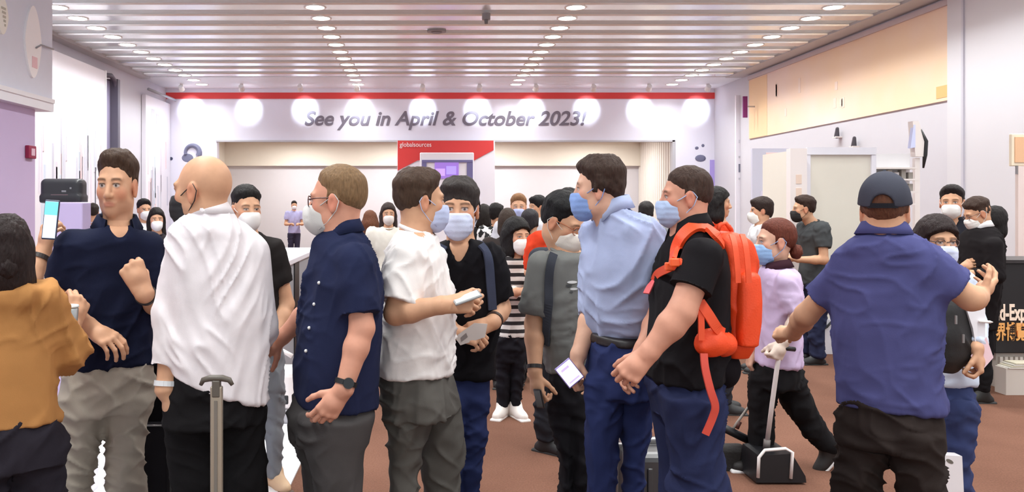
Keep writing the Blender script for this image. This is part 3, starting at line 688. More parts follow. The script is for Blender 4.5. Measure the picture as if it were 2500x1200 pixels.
# ceiling: upper deck and crosswise metal slats, one by one
ceil = struct(boxo('ceiling', (-14, -4, ZC + .021), (14, 31, ZC + .34), mat('ceiling_deck', (212, 227, 234), .8)))
M_slat = mat('satin_metal_slat', (248, 253, 255), .24, .65, var=.03, vscale=.8)
slat_bm = bmesh.new(); prism(slat_bm, [(-.21, .008), (-.19, -.02), (.19, -.02), (.21, .008), (.21, .022), (-.21, .022)], 'x', XL, XR)
slat0 = obj('slat', slat_bm, M_slat, ceil)
ks = list(range(-20, 10))
for i, k in enumerate(ks):
    o = slat0 if i == 0 else slat0.copy()
    if i: link(o, ceil)
    o.location = (0, D0 + k * PITCH, ZC)
# smooth lavender soffit before the back wall
struct(boxo('trim_1', (XL - .4, 23.35, ZC - .02), (XR + .4, DB, ZC + .24), mat('soffit_paint', (240, 248, 255), .45)))
# wooden-grey edge strips where the slats end
struct(boxo('trim_2', (XL - .5, -4, ZC - .06), (XL + .28, 23.4, ZC + .2), mat('edge_trim', (196, 198, 202), .6)))
struct(boxo('trim_3', (XR - .5, -4, ZC - .03), (XR + .1, 23.4, ZC + .2), mat('edge_trim', (196, 198, 202), .6)))
# recessed downlights, one under each slat in four rows
M_lens = mat('lamp_lens', (255, 250, 240), .4, emit=16.0, emit_rgb=(255, 246, 236)); M_rim = mat('lamp_rim', (240, 240, 240), .4)
rim_bm = bmesh.new()
ring = [[rim_bm.verts.new((r * math.cos(t), r * math.sin(t), z)) for t in np.linspace(0, 2 * math.pi, 25)[:-1]] for r, z in ((.155, .0), (.175, -.012), (.20, -.012), (.205, .0))]
for a, b in zip(ring, ring[1:]):
    for q in range(24): rim_bm.faces.new((a[q], a[(q + 1) % 24], b[(q + 1) % 24], b[q]))
rim_me = bpy.data.meshes.new('rim'); rim_bm.to_mesh(rim_me); rim_bm.free(); rim_me.materials.append(M_rim)
lens_bm = bmesh.new(); cyl(lens_bm, (0, 0, 0), (0, 0, -.006), .16, n=24); lens_me = bpy.data.meshes.new('lens'); lens_bm.to_mesh(lens_me); lens_bm.free(); lens_me.materials.append(M_lens)
lamp = bpy.data.lights.new('downlight_beam', 'AREA'); lamp.shape = 'DISK'; lamp.size = .3; lamp.energy = LAMP_W; lamp.color = (.95, 1.0, .985); lamp.spread = math.radians(134)
for rx in (-6.72, -2.0, 2.77, 7.49):
    for k in range(-18, 13):
        if k > 9 and k == 12: continue
        y = D0 + k * PITCH
        if y > DB - .3: continue
        z = ZC - .02 if y > 23.3 else ZC - .02
        r = empty('downlight', (rx, y, z)); tag(r, 'round recessed downlight glowing under a ceiling slat', 'downlight', 'downlights in rows along the slatted ceiling')
        link(bpy.data.objects.new('rim', rim_me), r); link(bpy.data.objects.new('lens', lens_me), r)
        lo = bpy.data.objects.new('beam', lamp); link(lo, r); lo.location = (0, 0, -.03)
# small ceiling fittings
for i, (px, py) in enumerate(((1187, 30), (1066, 72))):
    dd = F * 3.6 / (CY - py); p = W(px, py, dd); r = empty('ceiling_sensor', (p[0], dd, ZC - .02))
    tag(r, ['small grey ceiling sensor with short drop stem', 'flat dark ceiling vent between two light rows'][i], 'sensor')
    bm = bmesh.new(); cyl(bm, (0, 0, 0), (0, 0, -.12 if i == 0 else -.03), .08 if i == 0 else .2); obj('housing', bm, mat('grey_fitting', (150, 148, 152), .5), r)
    bm = bmesh.new(); cyl(bm, (0, 0, -.03), (0, 0, -.2 if i == 0 else -.05), .05 if i == 0 else .12, .03 if i == 0 else .1); obj('cover', bm, mat('grey_fitting', (120, 118, 122), .5), r)

# back wall with the wide opening
ox0, ox1, oz = (530 - CX) * DB / F, (1645 - CX) * DB / F, HC + (CY - 342) * DB / F
wx0, wx1 = (405 - CX) * DB / F, (1768 - CX) * DB / F
wb = empty('wall_back', (0, DB, 0)); struct(wb); 
boxo('fascia', (wx0, 0, oz), (wx1, .25, ZC + .2), M_fas, wb); boxo('side_panel', (wx0, 0, 0), (ox0, .25, oz), M_fas, wb); boxo('side_panel', (ox1, 0, 0), (wx1, .25, oz), M_fas, wb)
boxo('fascia_edge', (ox0 - .03, -.03, oz - .05), (ox1 + .03, .2, oz), mat('fascia_edge', (188, 188, 196), .5), wb)
boxo('edge_post', (ox1 - .05, -.03, 0), (ox1 + .05, .2, oz), mat('fascia_edge', (188, 188, 196), .5), wb)
zr = lambda py: HC + (CY - py) * DB / F
boxo('red_stripe', (wx0, -.03, zr(241)), (wx1, .02, zr(226)), M_red, wb)
text('lettering', 'See you in April & October 2023!', .62, ((744 - CX) * DB / F, -.012, zr(305)), (math.pi / 2, 0, 0), mat('grey_lettering', (118, 112, 128), .6), wb, shear=.25, width=(1432 - 744) * DB / F, ext=.01, bold=.012)
# printed marks on the side panels of the back wall
for (px, py, r_, c_) in ((418, 387, 4, (60, 66, 96)), (480, 360, 0, None)):
    if c_:
        bm = bmesh.new(); cyl(bm, ((px - CX) * DB / F, .0, zr(py)), ((px - CX) * DB / F, -.012, zr(py)), r_ * DB / F); obj('printed_dot', bm, mat('print_blue', c_, .6), wb)
bm = bmesh.new(); tube(bm, [((470 + 17 * math.cos(t) - CX) * DB / F, -.01, zr(372 - 17 * math.sin(t))) for t in np.linspace(-.5, math.pi + .3, 15)], [.09 - .003 * i for i in range(15)], 8); obj('printed_headphone', bm, mat('print_grey', (120, 122, 150), .6), wb)
bm = bmesh.new(); bmesh.ops.create_uvsphere(bm, u_segments=12, v_segments=8, radius=1)
for v in bm.verts: v.co = Vector((v.co.x * .18 + (458 - CX) * DB / F, v.co.y * .01 - .005, v.co.z * .13 + zr(385)))
obj('printed_ear_cup', bm, mat('print_grey', (120, 122, 150), .6), wb, True)
for i, (px, py, a, b) in enumerate(((1710, 386, .18, .11), (1701, 361, .06, .05), (1716, 355, .05, .05))):
    bm = bmesh.new(); bmesh.ops.create_uvsphere(bm, u_segments=10, v_segments=6, radius=1)
    for v in bm.verts: v.co = Vector((v.co.x * a + (px - CX) * DB / F, v.co.y * .01 - .005, v.co.z * b + zr(py)))
    obj('printed_gadget', bm, mat('print_grey', (110, 112, 140), .6), wb, True)
boxo('purple_print', ((1733 - CX) * DB / F, -.012, zr(470)), ((1760 - CX) * DB / F, 0, zr(390)), mat('print_violet', (176, 160, 232), .6), wb)
# wall washers along the top of the fascia
wash = bpy.data.lights.new('wash_beam', 'SPOT'); wash.energy = WASH_W; wash.spot_size = math.radians(50); wash.spot_blend = 1.0; wash.shadow_soft_size = .06; wash.color = (.82, .92, 1.0)
for px in (467, 608, 745, 878, 1032, 1165, 1297, 1432, 1562, 1700):
    x = (px - CX) * DB / F; r = empty('wall_washer', (x, DB - 1.05, ZC - .02)); tag(r, 'small white spotlight washing the printed fascia', 'spotlight', 'spotlights above the printed fascia')
    bm = bmesh.new(); cyl(bm, (0, 0, 0), (0, 0, -.07), .05); obj('stem', bm, M_rim, r)
    bm = bmesh.new(); cyl(bm, (0, -.09, -.08), (0, .05, -.17), .07, .09); obj('head', bm, M_rim, r)
    bm = bmesh.new(); cyl(bm, (0, .05, -.17), (0, .056, -.174), .08); obj('lens', bm, M_lens, r)
    lo = bpy.data.objects.new('beam', wash); link(lo, r); lo.location = (0, .07, -.23); lo.rotation_euler = (math.radians(68), 0, 0)
# the room beyond the opening
DR = 30.2; zb = HC + (CY - 405) * DR / F
boxf = lambda n, lo, hi, m: struct(boxo(n, lo, hi, m))
boxf('wall_beyond', (ox0 - 1, DR, 0), (ox1 + 1, DR + .2, zb), mat('pale_grey_wall', (214, 212, 218), .65, var=.02))
boxf('wall_beyond_upper', (ox0 - 1, DR - .25, zb), (ox1 + 1, DR + .2, ZC), M_cream)
boxf('wall_beyond_left', (ox0 - 1, DB + .25, 0), (ox0 - .8, DR, ZC), M_cream)
wr = empty('wall_beyond_right', (ox1 + .15, 0, 0)); struct(wr)
for i in range(18):                                             # pleated curtain
    y = DB + .3 + i * .25; bm = bmesh.new(); prism(bm, [(0, y), (-.09, y + .06), (-.09, y + .16), (0, y + .25), (.05, y + .25), (.05, y)], 'z', 0, 4.0); obj('curtain_pleat', bm, mat('curtain', (226, 221, 214), .8), wr)
boxf('ceiling_beyond', (ox0 - 1, DB + .25, 3.9), (ox1 + 1, DR, 4.0), M_cream)
for i, x in enumerate((-4.5, -1, 2.5, 6)):  # panel lights added out of view to brighten the lobby
    r = empty('added_panel_light', (x, 28, 3.88)); tag(r, 'added unseen square panel light brightening the lobby beyond the opening', 'panel light', 'added fill lights in the lobby beyond')
    boxo('frame', (-.65, -.65, -.03), (.65, .65, .02), M_rim, r); boxo('diffuser', (-.6, -.6, -.04), (.6, .6, -.028), mat('fill_diffuser', (255, 252, 246), .5, emit=3.0), r)
    la = bpy.data.lights.new('lobby_fill_beam', 'AREA'); la.size = 1.1; la.energy = 90; la.color = (1, .98, .95); lo = bpy.data.objects.new('beam', la); link(lo, r); lo.location = (0, 0, -.06)
# hanging red banner and white kiosk in the opening
DK = 25.2; X = lambda px, d=DK: (px - CX) * d / F; Zk = lambda py, d=DK: HC + (CY - py) * d / F
r = empty('exhibition_board', (X(1088), DK, 0)); tag(r, 'tall white exhibition board with a red angular header under the fascia', 'display board'); x0 = X(1088)
boxo('board', (X(970) - x0, 0, 0), (X(1208) - x0, .12, Zk(343)), M_white, r)
prismo('red_header', [(X(a) - x0, Zk(b)) for a, b in ((971, 343), (1205, 343), (1205, 366), (1158, 391), (1020, 391), (971, 416))], 'y', -.02, .0, M_red, r)
text('lettering', 'globalsources', .2, (X(976) - x0, -.03, Zk(358)), (math.pi / 2, 0, 0), mat('white_lettering', (250, 240, 240), .6), r, width=(1053 - 976) * DK / F)
r = empty('screen_kiosk', (X(1090), DK - .5, 0)); tag(r, 'white kiosk with purple screen standing before the red header board', 'kiosk'); dk = DK - .5; x0 = X(1090, dk); zk = lambda py: Zk(py, dk)
boxo('cabinet', (X(1024, dk) - x0, -.2, 0), (X(1155, dk) - x0, .25, zk(373)), M_white, r, .03)
boxo('screen', (X(1060, dk) - x0, -.23, zk(436)), (X(1118, dk) - x0, -.19, zk(394)), mat('purple_screen', (138, 104, 190), .3, emit=.5), r)
for a, b in ((1029, 1040), (1138, 1152)): boxo('side_pillar', (X(a, dk) - x0, -.23, 0), (X(b, dk) - x0, -.18, zk(394)), mat('slate_purple', (112, 108, 158), .5), r)
boxo('screen_top', (X(1029, dk) - x0, -.235, zk(397)), (X(1152, dk) - x0, -.2, zk(391)), mat('slate_purple', (112, 108, 158), .5), r)
for i, (a, b) in enumerate(((1062, 1085), (1088, 1112))): boxo('screen_picture', (X(a, dk) - x0, -.238, zk(430 - 4 * i)), (X(b, dk) - x0, -.229, zk(412 - 6 * i)), mat('screen_pic', ((184, 150, 226), (160, 140, 240))[i], .3, emit=.5), r)

# left wall: grey base wall, white printed boards, dark recess
struct(boxo('wall_left', (XL - .3, 11.8, 0), (XL, DB + .25, ZC), M_greyw))
def dL(px, Xw): return Xw * F / (px - CX)
def printed(root, Xw, y0, y1, z0, z1, n, seed, side=1):
    """faint vertical printed streaks on a board facing +x"""
    rg = random.Random(seed)
    for i in range(n):
        y = rg.uniform(y0 + .1, y1 - .15); h = rg.uniform(.5, 1.6); z = rg.uniform(z0, z1 - h); w = rg.uniform(.03, .09)
        c = rg.choice([(216, 218, 232), (240, 216, 222), (214, 224, 240), (206, 206, 220), (228, 222, 234)])
        boxo('printed_streak', (Xw, y, z), (Xw + .012 * side, y + w, z + h), mat('streak_print', c, .6), root)
r = empty('printed_board', (XL + .012, 0, 0)); tag(r, 'tall white printed board beside the purple partition wall', 'wall board')
ya, yb = dL(85, XL + .25), dL(255, XL + .25); boxo('board', (0.005, 12.2, 0), (.25, yb, 4.88), M_white, r); printed(r, .25, ya, yb, .8, 3.6, 34, 3)
boxo('edge_strip', (.0, yb, 0), (.27, yb + .06, 4.9), mat('white_edge', (248, 248, 252), .5), r)
r = empty('wall_recess_frame', (XL, 0, 0)); tag(r, 'dark framed tall niche between two white wall boards', 'niche')
boxo('niche_panel', (0, yb + .07, 0), (.1, yb + .75, 4.75), mat('niche_violet', (160, 154, 186), .5), r); boxo('frame_bar', (.0, yb + .75, 0), (.3, yb + .9, 4.8), mat('niche_frame', (96, 92, 106), .5), r)
bm = bmesh.new(); tube(bm, [(.22, yb + .1, 4.8), (.22, yb + .5, 4.85), (.22, yb + .75, 4.75), (.22, yb + .84, 4.5), (.22, yb + .84, 3.0)], .06, 10); obj('frame_bar', bm, mat('niche_frame', (96, 92, 106), .5), r, True)
for z in (3.3, 3.55): boxo('print', (.1, yb + .2, z), (.11, yb + .5, z + .2), mat('streak_print', (226, 226, 236), .6), r)
r = empty('printed_board', (XL + .012, 0, 0)); tag(r, 'narrow white printed board next to the lettered fascia', 'wall board')
yc = dL(355, XL + .12); boxo('board', (0, yc, 0), (.12, DB - .02, 4.75), M_white, r); printed(r, .12, yc, DB - .1, .8, 3.6, 16, 5)
for i, (y, z) in enumerate(((yc + .5, 4.1), (yc + .9, 4.0))): boxo('print', (.12, y, z), (.125, y + .25, z + .3), mat('streak_print', (206, 206, 216), .6), r)
bm = bmesh.new(); tube(bm, [(.3, yc - .3, 4.86), (.3, DB - .1, 4.86)], .045, 8); obj('lamp_rail', bm, mat('rail_grey', (150, 150, 158), .4), r, True)
# purple partition with grey fascia box and its emblem
XP = -5.57
struct(boxo('wall_purple_partition', (XP - .15, -2, 0), (XP, 11.72, 2.98), mat('purple_partition', (200, 182, 220), .55, var=.05, vscale=1)))
r = empty('sign_fascia', (XP, 0, 0)); tag(r, 'grey overhead sign box with white oval emblem above the purple partition', 'sign')
boxo('box', (-.3, -2, 2.98), (.12, 12.0, ZC - .05), mat('sign_grey', (224, 228, 242), .5, var=.03), r)
boxo('light_strip', (.12, -2, 3.10), (.16, 12.0, 3.16), mat('sign_white', (240, 240, 246), .5), r); boxo('lower_band', (.12, -2, 2.98), (.14, 12.0, 3.10), mat('sign_band', (240, 242, 250), .5), r)
def oval(name, y, z, a, b, m, th=.03):
    bm = bmesh.new(); prism(bm, [(y + a * math.cos(t) * (1 - .25 * abs(math.sin(t))), z + b * math.sin(t)) for t in np.linspace(0, 2 * math.pi, 41)[:-1]], 'x', .12, .12 + th); return obj(name, bm, m, r)
yo = dL(77, XP + .12); oval('oval_emblem', yo, HC + (CY - 102) * yo / F, .24, .50, mat('emblem_white', (252, 250, 252), .5))
boxo('emblem_accent', (.15, yo - .05, HC + (CY - 165) * yo / F), (.156, yo + .1, HC + (CY - 138) * yo / F), mat('emblem_pink', (240, 200, 206), .5), r)
bm = bmesh.new(); tube(bm, [(.16, yo + .05, HC + (CY - 115) * yo / F), (.16, yo + .2, HC + (CY - 103) * yo / F), (.16, 11.95, HC + (CY - 101) * yo / F)], .012, 6); obj('cable', bm, mat('cable_grey', (160, 160, 168), .5), r, True)
yo2 = dL(2, XP + .12); oval('oval_emblem', yo2, HC + (CY - 38) * yo2 / F, .14, .24, mat('emblem_white', (246, 244, 236), .5))
for i in range(5): boxo('emblem_mark', (.15, yo2 - .05 + .02 * i, HC + (CY - 20 - 10 * i) * yo2 / F - .015), (.156, yo2 + .06, HC + (CY - 20 - 10 * i) * yo2 / F + .015), mat('emblem_olive', (188, 184, 170), .5), r)
ya_ = dL(70, XP); r = empty('fire_alarm', (XP, ya_, HC + (CY - 371) * ya_ / F)); tag(r, 'small dark red fire alarm box on the purple partition', 'alarm')
boxo('box', (0, -.11, -.09), (.06, .11, .09), mat('alarm_red', (150, 24, 70), .45), r, .012); boxo('plate', (.06, -.05, -.05), (.068, .05, .05), mat('alarm_white', (226, 190, 210), .5), r)

# right wall: banner, pillar, boards
struct(boxo('wall_right', (XR, -4, 0), (XR + .3, DB + .3, ZC), mat('right_wall_paint', (206, 204, 212), .6, var=.015)))
def dR(px, Xw=XR): return Xw * F / (px - CX)
r = empty('orange_banner', (XR, 0, 0)); tag(r, 'long pale orange printed banner high along the white wall', 'banner')
mo = bpy.data.materials.new('orange_banner_print'); mo.use_nodes = True; nt = mo.node_tree; b = nt.nodes['Principled BSDF']; b.inputs['Roughness'].default_value = .6
tc = nt.nodes.new('ShaderNodeTexCoord'); n = nt.nodes.new('ShaderNodeTexNoise'); n.inputs['Scale'].default_value = .35; n.inputs['Detail'].default_value = 3; nt.links.new(tc.outputs['Object'], n.inputs['Vector'])
rp = nt.nodes.new('ShaderNodeValToRGB'); rp.color_ramp.elements[0].position = .38; rp.color_ramp.elements[0].color = (*lin((246, 216, 184)), 1); rp.color_ramp.elements[1].position = .66; rp.color_ramp.elements[1].color = (*lin((244, 222, 214)), 1); nt.links.new(n.outputs['Fac'], rp.inputs[0]); nt.links.new(rp.outputs[0], b.inputs['Base Color'])
y0, y1 = dR(2331, XR - .03), dR(1829, XR - .03); boxo('sheet', (-.03, y0, HC + 1.78), (0, y1, HC + 3.42), mo, r)
M_op = mat('orange_mark', (240, 186, 124), .6)
boxo('printed_mark', (-.036, y0 + .1, HC + 1.84), (-.03, y0 + .5, HC + 2.05), M_op, r); boxo('printed_band', (-.036, y1 - 1.2, HC + 1.79), (-.03, y1, HC + 3.40), mat('orange_band', (244, 208, 164), .6), r)
rg = random.Random(4)
for i in range(8): yy = rg.uniform(y0 + 3, y1 - 1.5); zz = HC + rg.uniform(2.0, 2.9); boxo('printed_mark', (-.036, yy, zz), (-.03, yy + .12, zz + rg.uniform(.1, .4)), mat('orange_pale', (244, 222, 208), .6), r)
boxo('top_rail', (-.08, y0, HC + 3.42), (0, y1, HC + 3.52), mat('rail_pinkgrey', (204, 192, 196), .5), r)
struct(boxo('trim_4', (XR - .16, -4, 0), (XR + .1, y0, ZC), mat('pillar_paint', (212, 210, 216), .55)))
struct(boxo('trim_5', (XR - .19, dR(2379), 0), (XR - .15, dR(2379) + .05, ZC), mat('pillar_joint', (196, 194, 206), .6)))
# far right corner: grey post, white poster wall, violet flag
struct(boxo('trim_6', ((1768 - CX) * DB / F, DB - .3, 0), ((1797 - CX) * DB / F, DB + .2, 4.9), mat('corner_post', (188, 190, 202), .5)))
r = empty('poster_wall', (0, 23.6, 0)); tag(r, 'narrow white poster panel with small gadget pictures by the corner', 'poster')
d_ = 23.6; boxo('panel', ((1797 - CX) * d_ / F, 0, 0), ((1823 - CX) * d_ / F, .08, 4.75), M_white, r)
for i, (py, hh, c) in enumerate(((410, .12, (120, 122, 140)), (383, .03, (190, 190, 200)), (436, .03, (200, 200, 210)), (345, .05, (214, 214, 224)))): boxo('picture', ((1803 - CX) * d_ / F, -.01, HC + (CY - py) * d_ / F - hh), ((1818 - CX) * d_ / F, 0, HC + (CY - py) * d_ / F + hh), mat('poster_print', c, .6), r)
boxo('end_post', ((1823 - CX) * 23.2 / F, -.4, 0), ((1830 - CX) * 23.2 / F, -.3, ZC - .1), mat('corner_post', (188, 190, 202), .5), r)
d_ = 22.4; r = empty('flag_sign', ((1819 - CX) * d_ / F, d_, HC + (CY - 260) * d_ / F)); tag(r, 'small dark violet flag sign near the orange banner corner', 'sign')
boxo('plate', (-.06, -.02, -.30), (.06, .02, .28), mat('flag_violet', (120, 36, 110), .5), r); boxo('bracket', (.05, -.02, -.02), (.26, .02, .02), M_alu, r)

# ------------------------------------------------------------------ the people in the queue
PPL = {}
def P_(key, **s): PPL[key] = person(s)
NAVY = (22, 26, 48)
P_('navy', label='man in navy polo and light grey trousers raising one fist', d=3.2, head=(286, 368, 532), hyaw=-22, hw=.80, yaw=8, skin='tan', hair=('short', (70, 50, 38)), stub=(150, 100, 80), neck=.052, 
  torso=[(545,243,328),(560,212,348),(580,178,370),(610,163,385),(660,170,385),(720,175,380),(780,172,375),(840,166,373),(889,160,374)],
  hips=[(870,168,366),(910,156,370),(950,148,373),(1000,147,368)],
  legs=[dict(r=[(960,148,258),(1010,148,255),(1060,148,246),(1120,150,236),(1200,158,216)]),dict(r=[(960,256,370),(1010,257,366),(1060,258,357),(1120,261,347),(1200,266,341)])],
  arms=[dict(p=[(182,606,0),(140,738,.05),(216,796,-.15)],side='R',hdir=(1,.5,-.25),hn=(.3,-1,-.6),pose='relaxed',sleeve=('short',.62),hsc=.98,r=(.056,.045,.030)),
        dict(p=[(362,608,0),(392,748,0),(352,716,-.2)],side='L',hdir=(-.42,-1,-.1),hn=(.5,.1,-1),pose='fist',sleeve=('short',.68),watch=(40,30,30),hsc=1.1,r=(.056,.046,.031))],
  shirt=NAVY, trousers=(172, 162, 150), collar=dict(open=40, tip=.035), vneck=(.10,.052))
P_('bald', label='bald man in loose white shirt and black trousers seen from behind', d=2.95, head=(494, 378, 546), hyaw=-122, yaw=192, skin='tan', stub=(120, 90, 75), neck=.064, mask=('pleat', (34, 32, 36)),
  torso=[(514,474,556),(530,456,576),(552,424,606),(590,408,638),(640,408,652),(700,412,656),(760,418,655),(820,416,655),(880,418,655),(940,424,656),(985,432,656)],
  hips=[(890,425,640),(930,414,652),(980,404,652),(1030,402,650)],
  legs=[dict(r=[(980,400,530),(1050,400,525),(1120,410,524),(1200,420,524)]),dict(r=[(980,525,652),(1050,528,650),(1120,530,648),(1200,530,652)])],
  arms=[dict(p=[(456,620,0),(426,765,.02),(408,950,-.02)],side='L',hdir=(.18,1,0),hn=(-1,0,-.4),pose='relaxed',sleeve=('rolled',.70),watch=(222,222,226),r=(.054,.046,.038),ease=.023),
        dict(p=[(612,620,0),(634,790,.06),(640,850,.3)],side='R',hdir=(.1,-.2,1),hn=(.8,-.5,0),pose='grip',sleeve=('rolled',.6),r=(.058,.046,.03),ease=.02)],
  hemcut=((424,902),(640,985)), shirt=(234, 226, 230), trousers=(22, 20, 22), collar=dict(open=20, tip=.015, h=.028, w=.92), wr=.015, twr=.012)
P_('undercut', label='man with black undercut hair, white mask and black tee behind the white shirt', d=4.75, lod='mid', head=(602, 455, 562), yaw=10, hyaw=18, skin='tan', hair=('fade', (30, 26, 26)), stub=None, mask=('cup', (236, 230, 228)),
  torso=[(570,575,640),(585,548,662),(605,528,682),(650,525,685),(720,528,682),(800,530,680),(850,528,682)],
  hips=[(830,540,680),(870,535,688),(920,535,692),(950,540,692)],
  legs=[dict(r=[(900,540,618),(1000,550,612),(1100,560,605),(1160,565,600)]),dict(r=[(900,612,692),(1000,636,692),(1100,648,690),(1160,650,690)])],
  arms=[dict(p=[(545,610,0),(530,740,0),(590,820,-.2)],side='R',hdir=(1,.3,-.3),hn=(0,-1,-.6),pose='grip'),
        dict(p=[(668,612,0),(698,742,.02),(664,838,-.12)],side='L',hdir=(-.7,.7,-.2),hn=(.3,-.5,-1),pose='grip',sleeve=('short',.62),r=(.056,.05,.032))],
  shirt=(34, 30, 30), trousers=(120, 122, 128), fyaw=35, shoes=(206, 172, 140), soles=(90,70,60))
P_('glasses', label='man with glasses in navy short-sleeved shirt, hand in pocket', d=3.1, head=(823, 403, 570), yaw=-72, hyaw=-106, skin='red', hair=('grey', (134, 104, 74)), glasses=(80, 44, 38), mask=('cup', (205, 202, 200)), neck=.062,
  torso=[(556,800,872),(575,786,890),(600,770,902),(650,752,918),(700,742,927),(760,732,930),(820,724,930),(880,720,925),(940,722,922),(984,722,920)],
  hips=[(960,728,912),(1000,718,916),(1040,716,908),(1070,720,904)],
  legs=[dict(r=[(1010,740,912),(1060,742,905),(1100,748,896),(1200,768,890)],dy=-.09),dict(r=[(1010,716,880),(1060,716,870),(1100,722,860),(1200,738,850)],dy=.09)],
  arms=[dict(p=[(866,642,-.17),(884,800,-.22),(840,948,-.26)],side='L',hdir=(-.7,.9,-.05),hn=(.3,-.1,-1),pose='relaxed',sleeve=('short',.80),watch=(24,22,24),dial=(36,36,40),r=(.055,.044,.031),ease=.02),
        dict(p=[(800,640,.22),(762,752,.24),(690,822,.25)],side='R',hdir=(-.8,.6,0),hn=(.4,-.8,-.6),pose='relaxed',sleeve=('short',.5))],
  shirt=(33, 38, 66), trousers=(74, 70, 70), collar=dict(open=28, tip=.03, h=.04), wr=.015)
P_('white_tee', label='man in white tee and dark grey trousers holding a phone', d=3.33, head=(1026, 413, 562), yaw=78, hyaw=108, skin='tan', hair=('short', (74, 54, 42)), mask=('pleat', (188, 196, 228)), neck=.060,
  torso=[(556,975,1052),(572,958,1068),(600,945,1080),(650,938,1092),(700,937,1100),(750,938,1105),(800,933,1106),(850,926,1105),(906,920,1104)],
  hips=[(885,930,1098),(920,930,1108),(960,930,1120),(1000,934,1128)],
  legs=[dict(r=[(960,932,1060),(1020,938,1055),(1100,945,1035),(1200,948,1020)],dy=-.09),dict(r=[(960,1000,1122),(1020,1010,1134),(1100,1022,1136),(1200,1032,1122)],dy=.09)],
  arms=[dict(p=[(996,640,-.17),(966,764,-.22),(1080,744,-.28)],side='R',hdir=(1,-.12,.05),hn=(.1,-.6,-1),pose='grip',sleeve=('short',.78),r=(.056,.045,.031),ease=.024),
        dict(p=[(1050,640,.2),(1065,765,.2),(1100,742,-.02)],side='L',hdir=(1,-.3,-.2),hn=(0,-.2,1),pose='grip',sleeve=('short',.75))],
  shirt=(238, 230, 228), trousers=(88, 84, 80), wr=.015)
P_('vneck', label='man in black V-neck tee and blue jeans holding folded papers', d=3.75, head=(1120, 434, 580), yaw=-4, hyaw=-4, skin='tan', hair=('fringe', (56, 48, 46)), mask=('pleat', (206, 212, 236)), neck=.056,
  torso=[(583,1090,1162),(595,1070,1186),(615,1052,1208),(660,1050,1216),(720,1066,1220),(780,1080,1222),(840,1092,1218),(918,1098,1204)],
  hips=[(895,1100,1196),(930,1094,1198),(970,1090,1196),(1000,1092,1194)],
  legs=[dict(r=[(960,1080,1148),(1040,1080,1142),(1120,1082,1138),(1200,1084,1134)]),dict(r=[(960,1128,1194),(1040,1126,1188),(1120,1122,1178),(1200,1120,1172)])],
  arms=[dict(p=[(1068,632,0),(1060,755,0),(1112,810,-.2)],side='R',hdir=(1,.2,-.3),hn=(0,-.8,-.7),pose='grip'),
        dict(p=[(1198,632,0),(1222,752,.02),(1204,786,-.12)],side='L',hdir=(-1,.35,-.2),hn=(.2,-.6,-1),pose='grip',sleeve=('short',.80),watch=(54,34,28),r=(.058,.046,.031))],
  shirt=(22, 20, 24), trousers=(38, 46, 84), vneck=(.17,.058))
P_('grey_tee', label='man with bowed head, glasses and white mask in grey tee', d=4.05, lod='mid', head=(1374, 472, 606), yaw=40, hyaw=62, pitch=24, skin='tan', hair=('short', (22, 20, 22)), mask=('cup', (226, 216, 206)), glasses=(170, 96, 60),
  torso=[(606,1345,1420),(622,1322,1446),(650,1306,1462),(700,1306,1462),(760,1314,1462),(830,1326,1460),(908,1336,1458)],
  hips=[(890,1340,1446),(930,1338,1446),(970,1340,1444),(1000,1344,1442)],
  legs=[dict(r=[(960,1340,1398),(1060,1352,1398),(1200,1362,1398)]),dict(r=[(960,1390,1442),(1060,1392,1440),(1200,1395,1436)])],
  arms=[dict(p=[(1322,650,-.1),(1304,790,-.08),(1306,906,-.16)],side='R',hdir=(.12,1,-.15),hn=(-.8,0,-.7),pose='hook',sleeve=('short',.80),watch=(36,30,30),r=(.058,.046,.031),ease=.02)
        ,dict(p=[(1450,650,.1),(1462,780,.1),(1440,880,0)],side='L',hdir=(0,1,-.2),hn=(1,0,-.2),pose='relaxed')],
  shirt=(112, 112, 110), trousers=(26, 24, 28))
P_('blue_shirt', label='tall man in light blue shirt and jeans with blue mask', d=3.4, hw=.84, head=(1460, 382, 534), yaw=-58, hyaw=-92, skin='fair', hair=('parted', (62, 44, 36)), mask=('pleat', (132, 160, 216)), neck=.060, tuck=True,
  torso=[(500,1462,1532),(520,1456,1556),(545,1446,1584),(590,1434,1604),(650,1420,1610),(720,1424,1608),(780,1438,1592),(806,1448,1584),(822,1456,1574),(845,1466,1564)],
  hips=[(822,1452,1582),(850,1442,1590),(900,1434,1594),(960,1430,1592)],
  legs=[dict(r=[(910,1430,1520),(980,1428,1516),(1060,1430,1512),(1200,1432,1506)],dy=-.03),dict(r=[(910,1505,1594),(980,1510,1588),(1060,1516,1580),(1200,1522,1570)],dy=.03)],
  arms=[dict(p=[(1462,580,.14),(1452,748,.12),(1412,866,.02)],side='R',hdir=(-.35,1,-.15),hn=(-1,-.2,-.4),pose='grip',sleeve=('rolled',.25),r=(.058,.046,.031)),
        dict(p=[(1572,580,-.06),(1594,740,-.04),(1580,870,-.02)],side='L',hdir=(0,1,-.1),hn=(1,0,-.4),pose='relaxed',sleeve=('rolled',.4),r=(.060,.048,.031),ease=.024)],
  shirt=(166, 175, 208), trousers=(38, 46, 86), collar=dict(open=24, tip=.03, h=.038), belt=(826,(34,28,30)), beltx=(1444,1590), wr=.020)
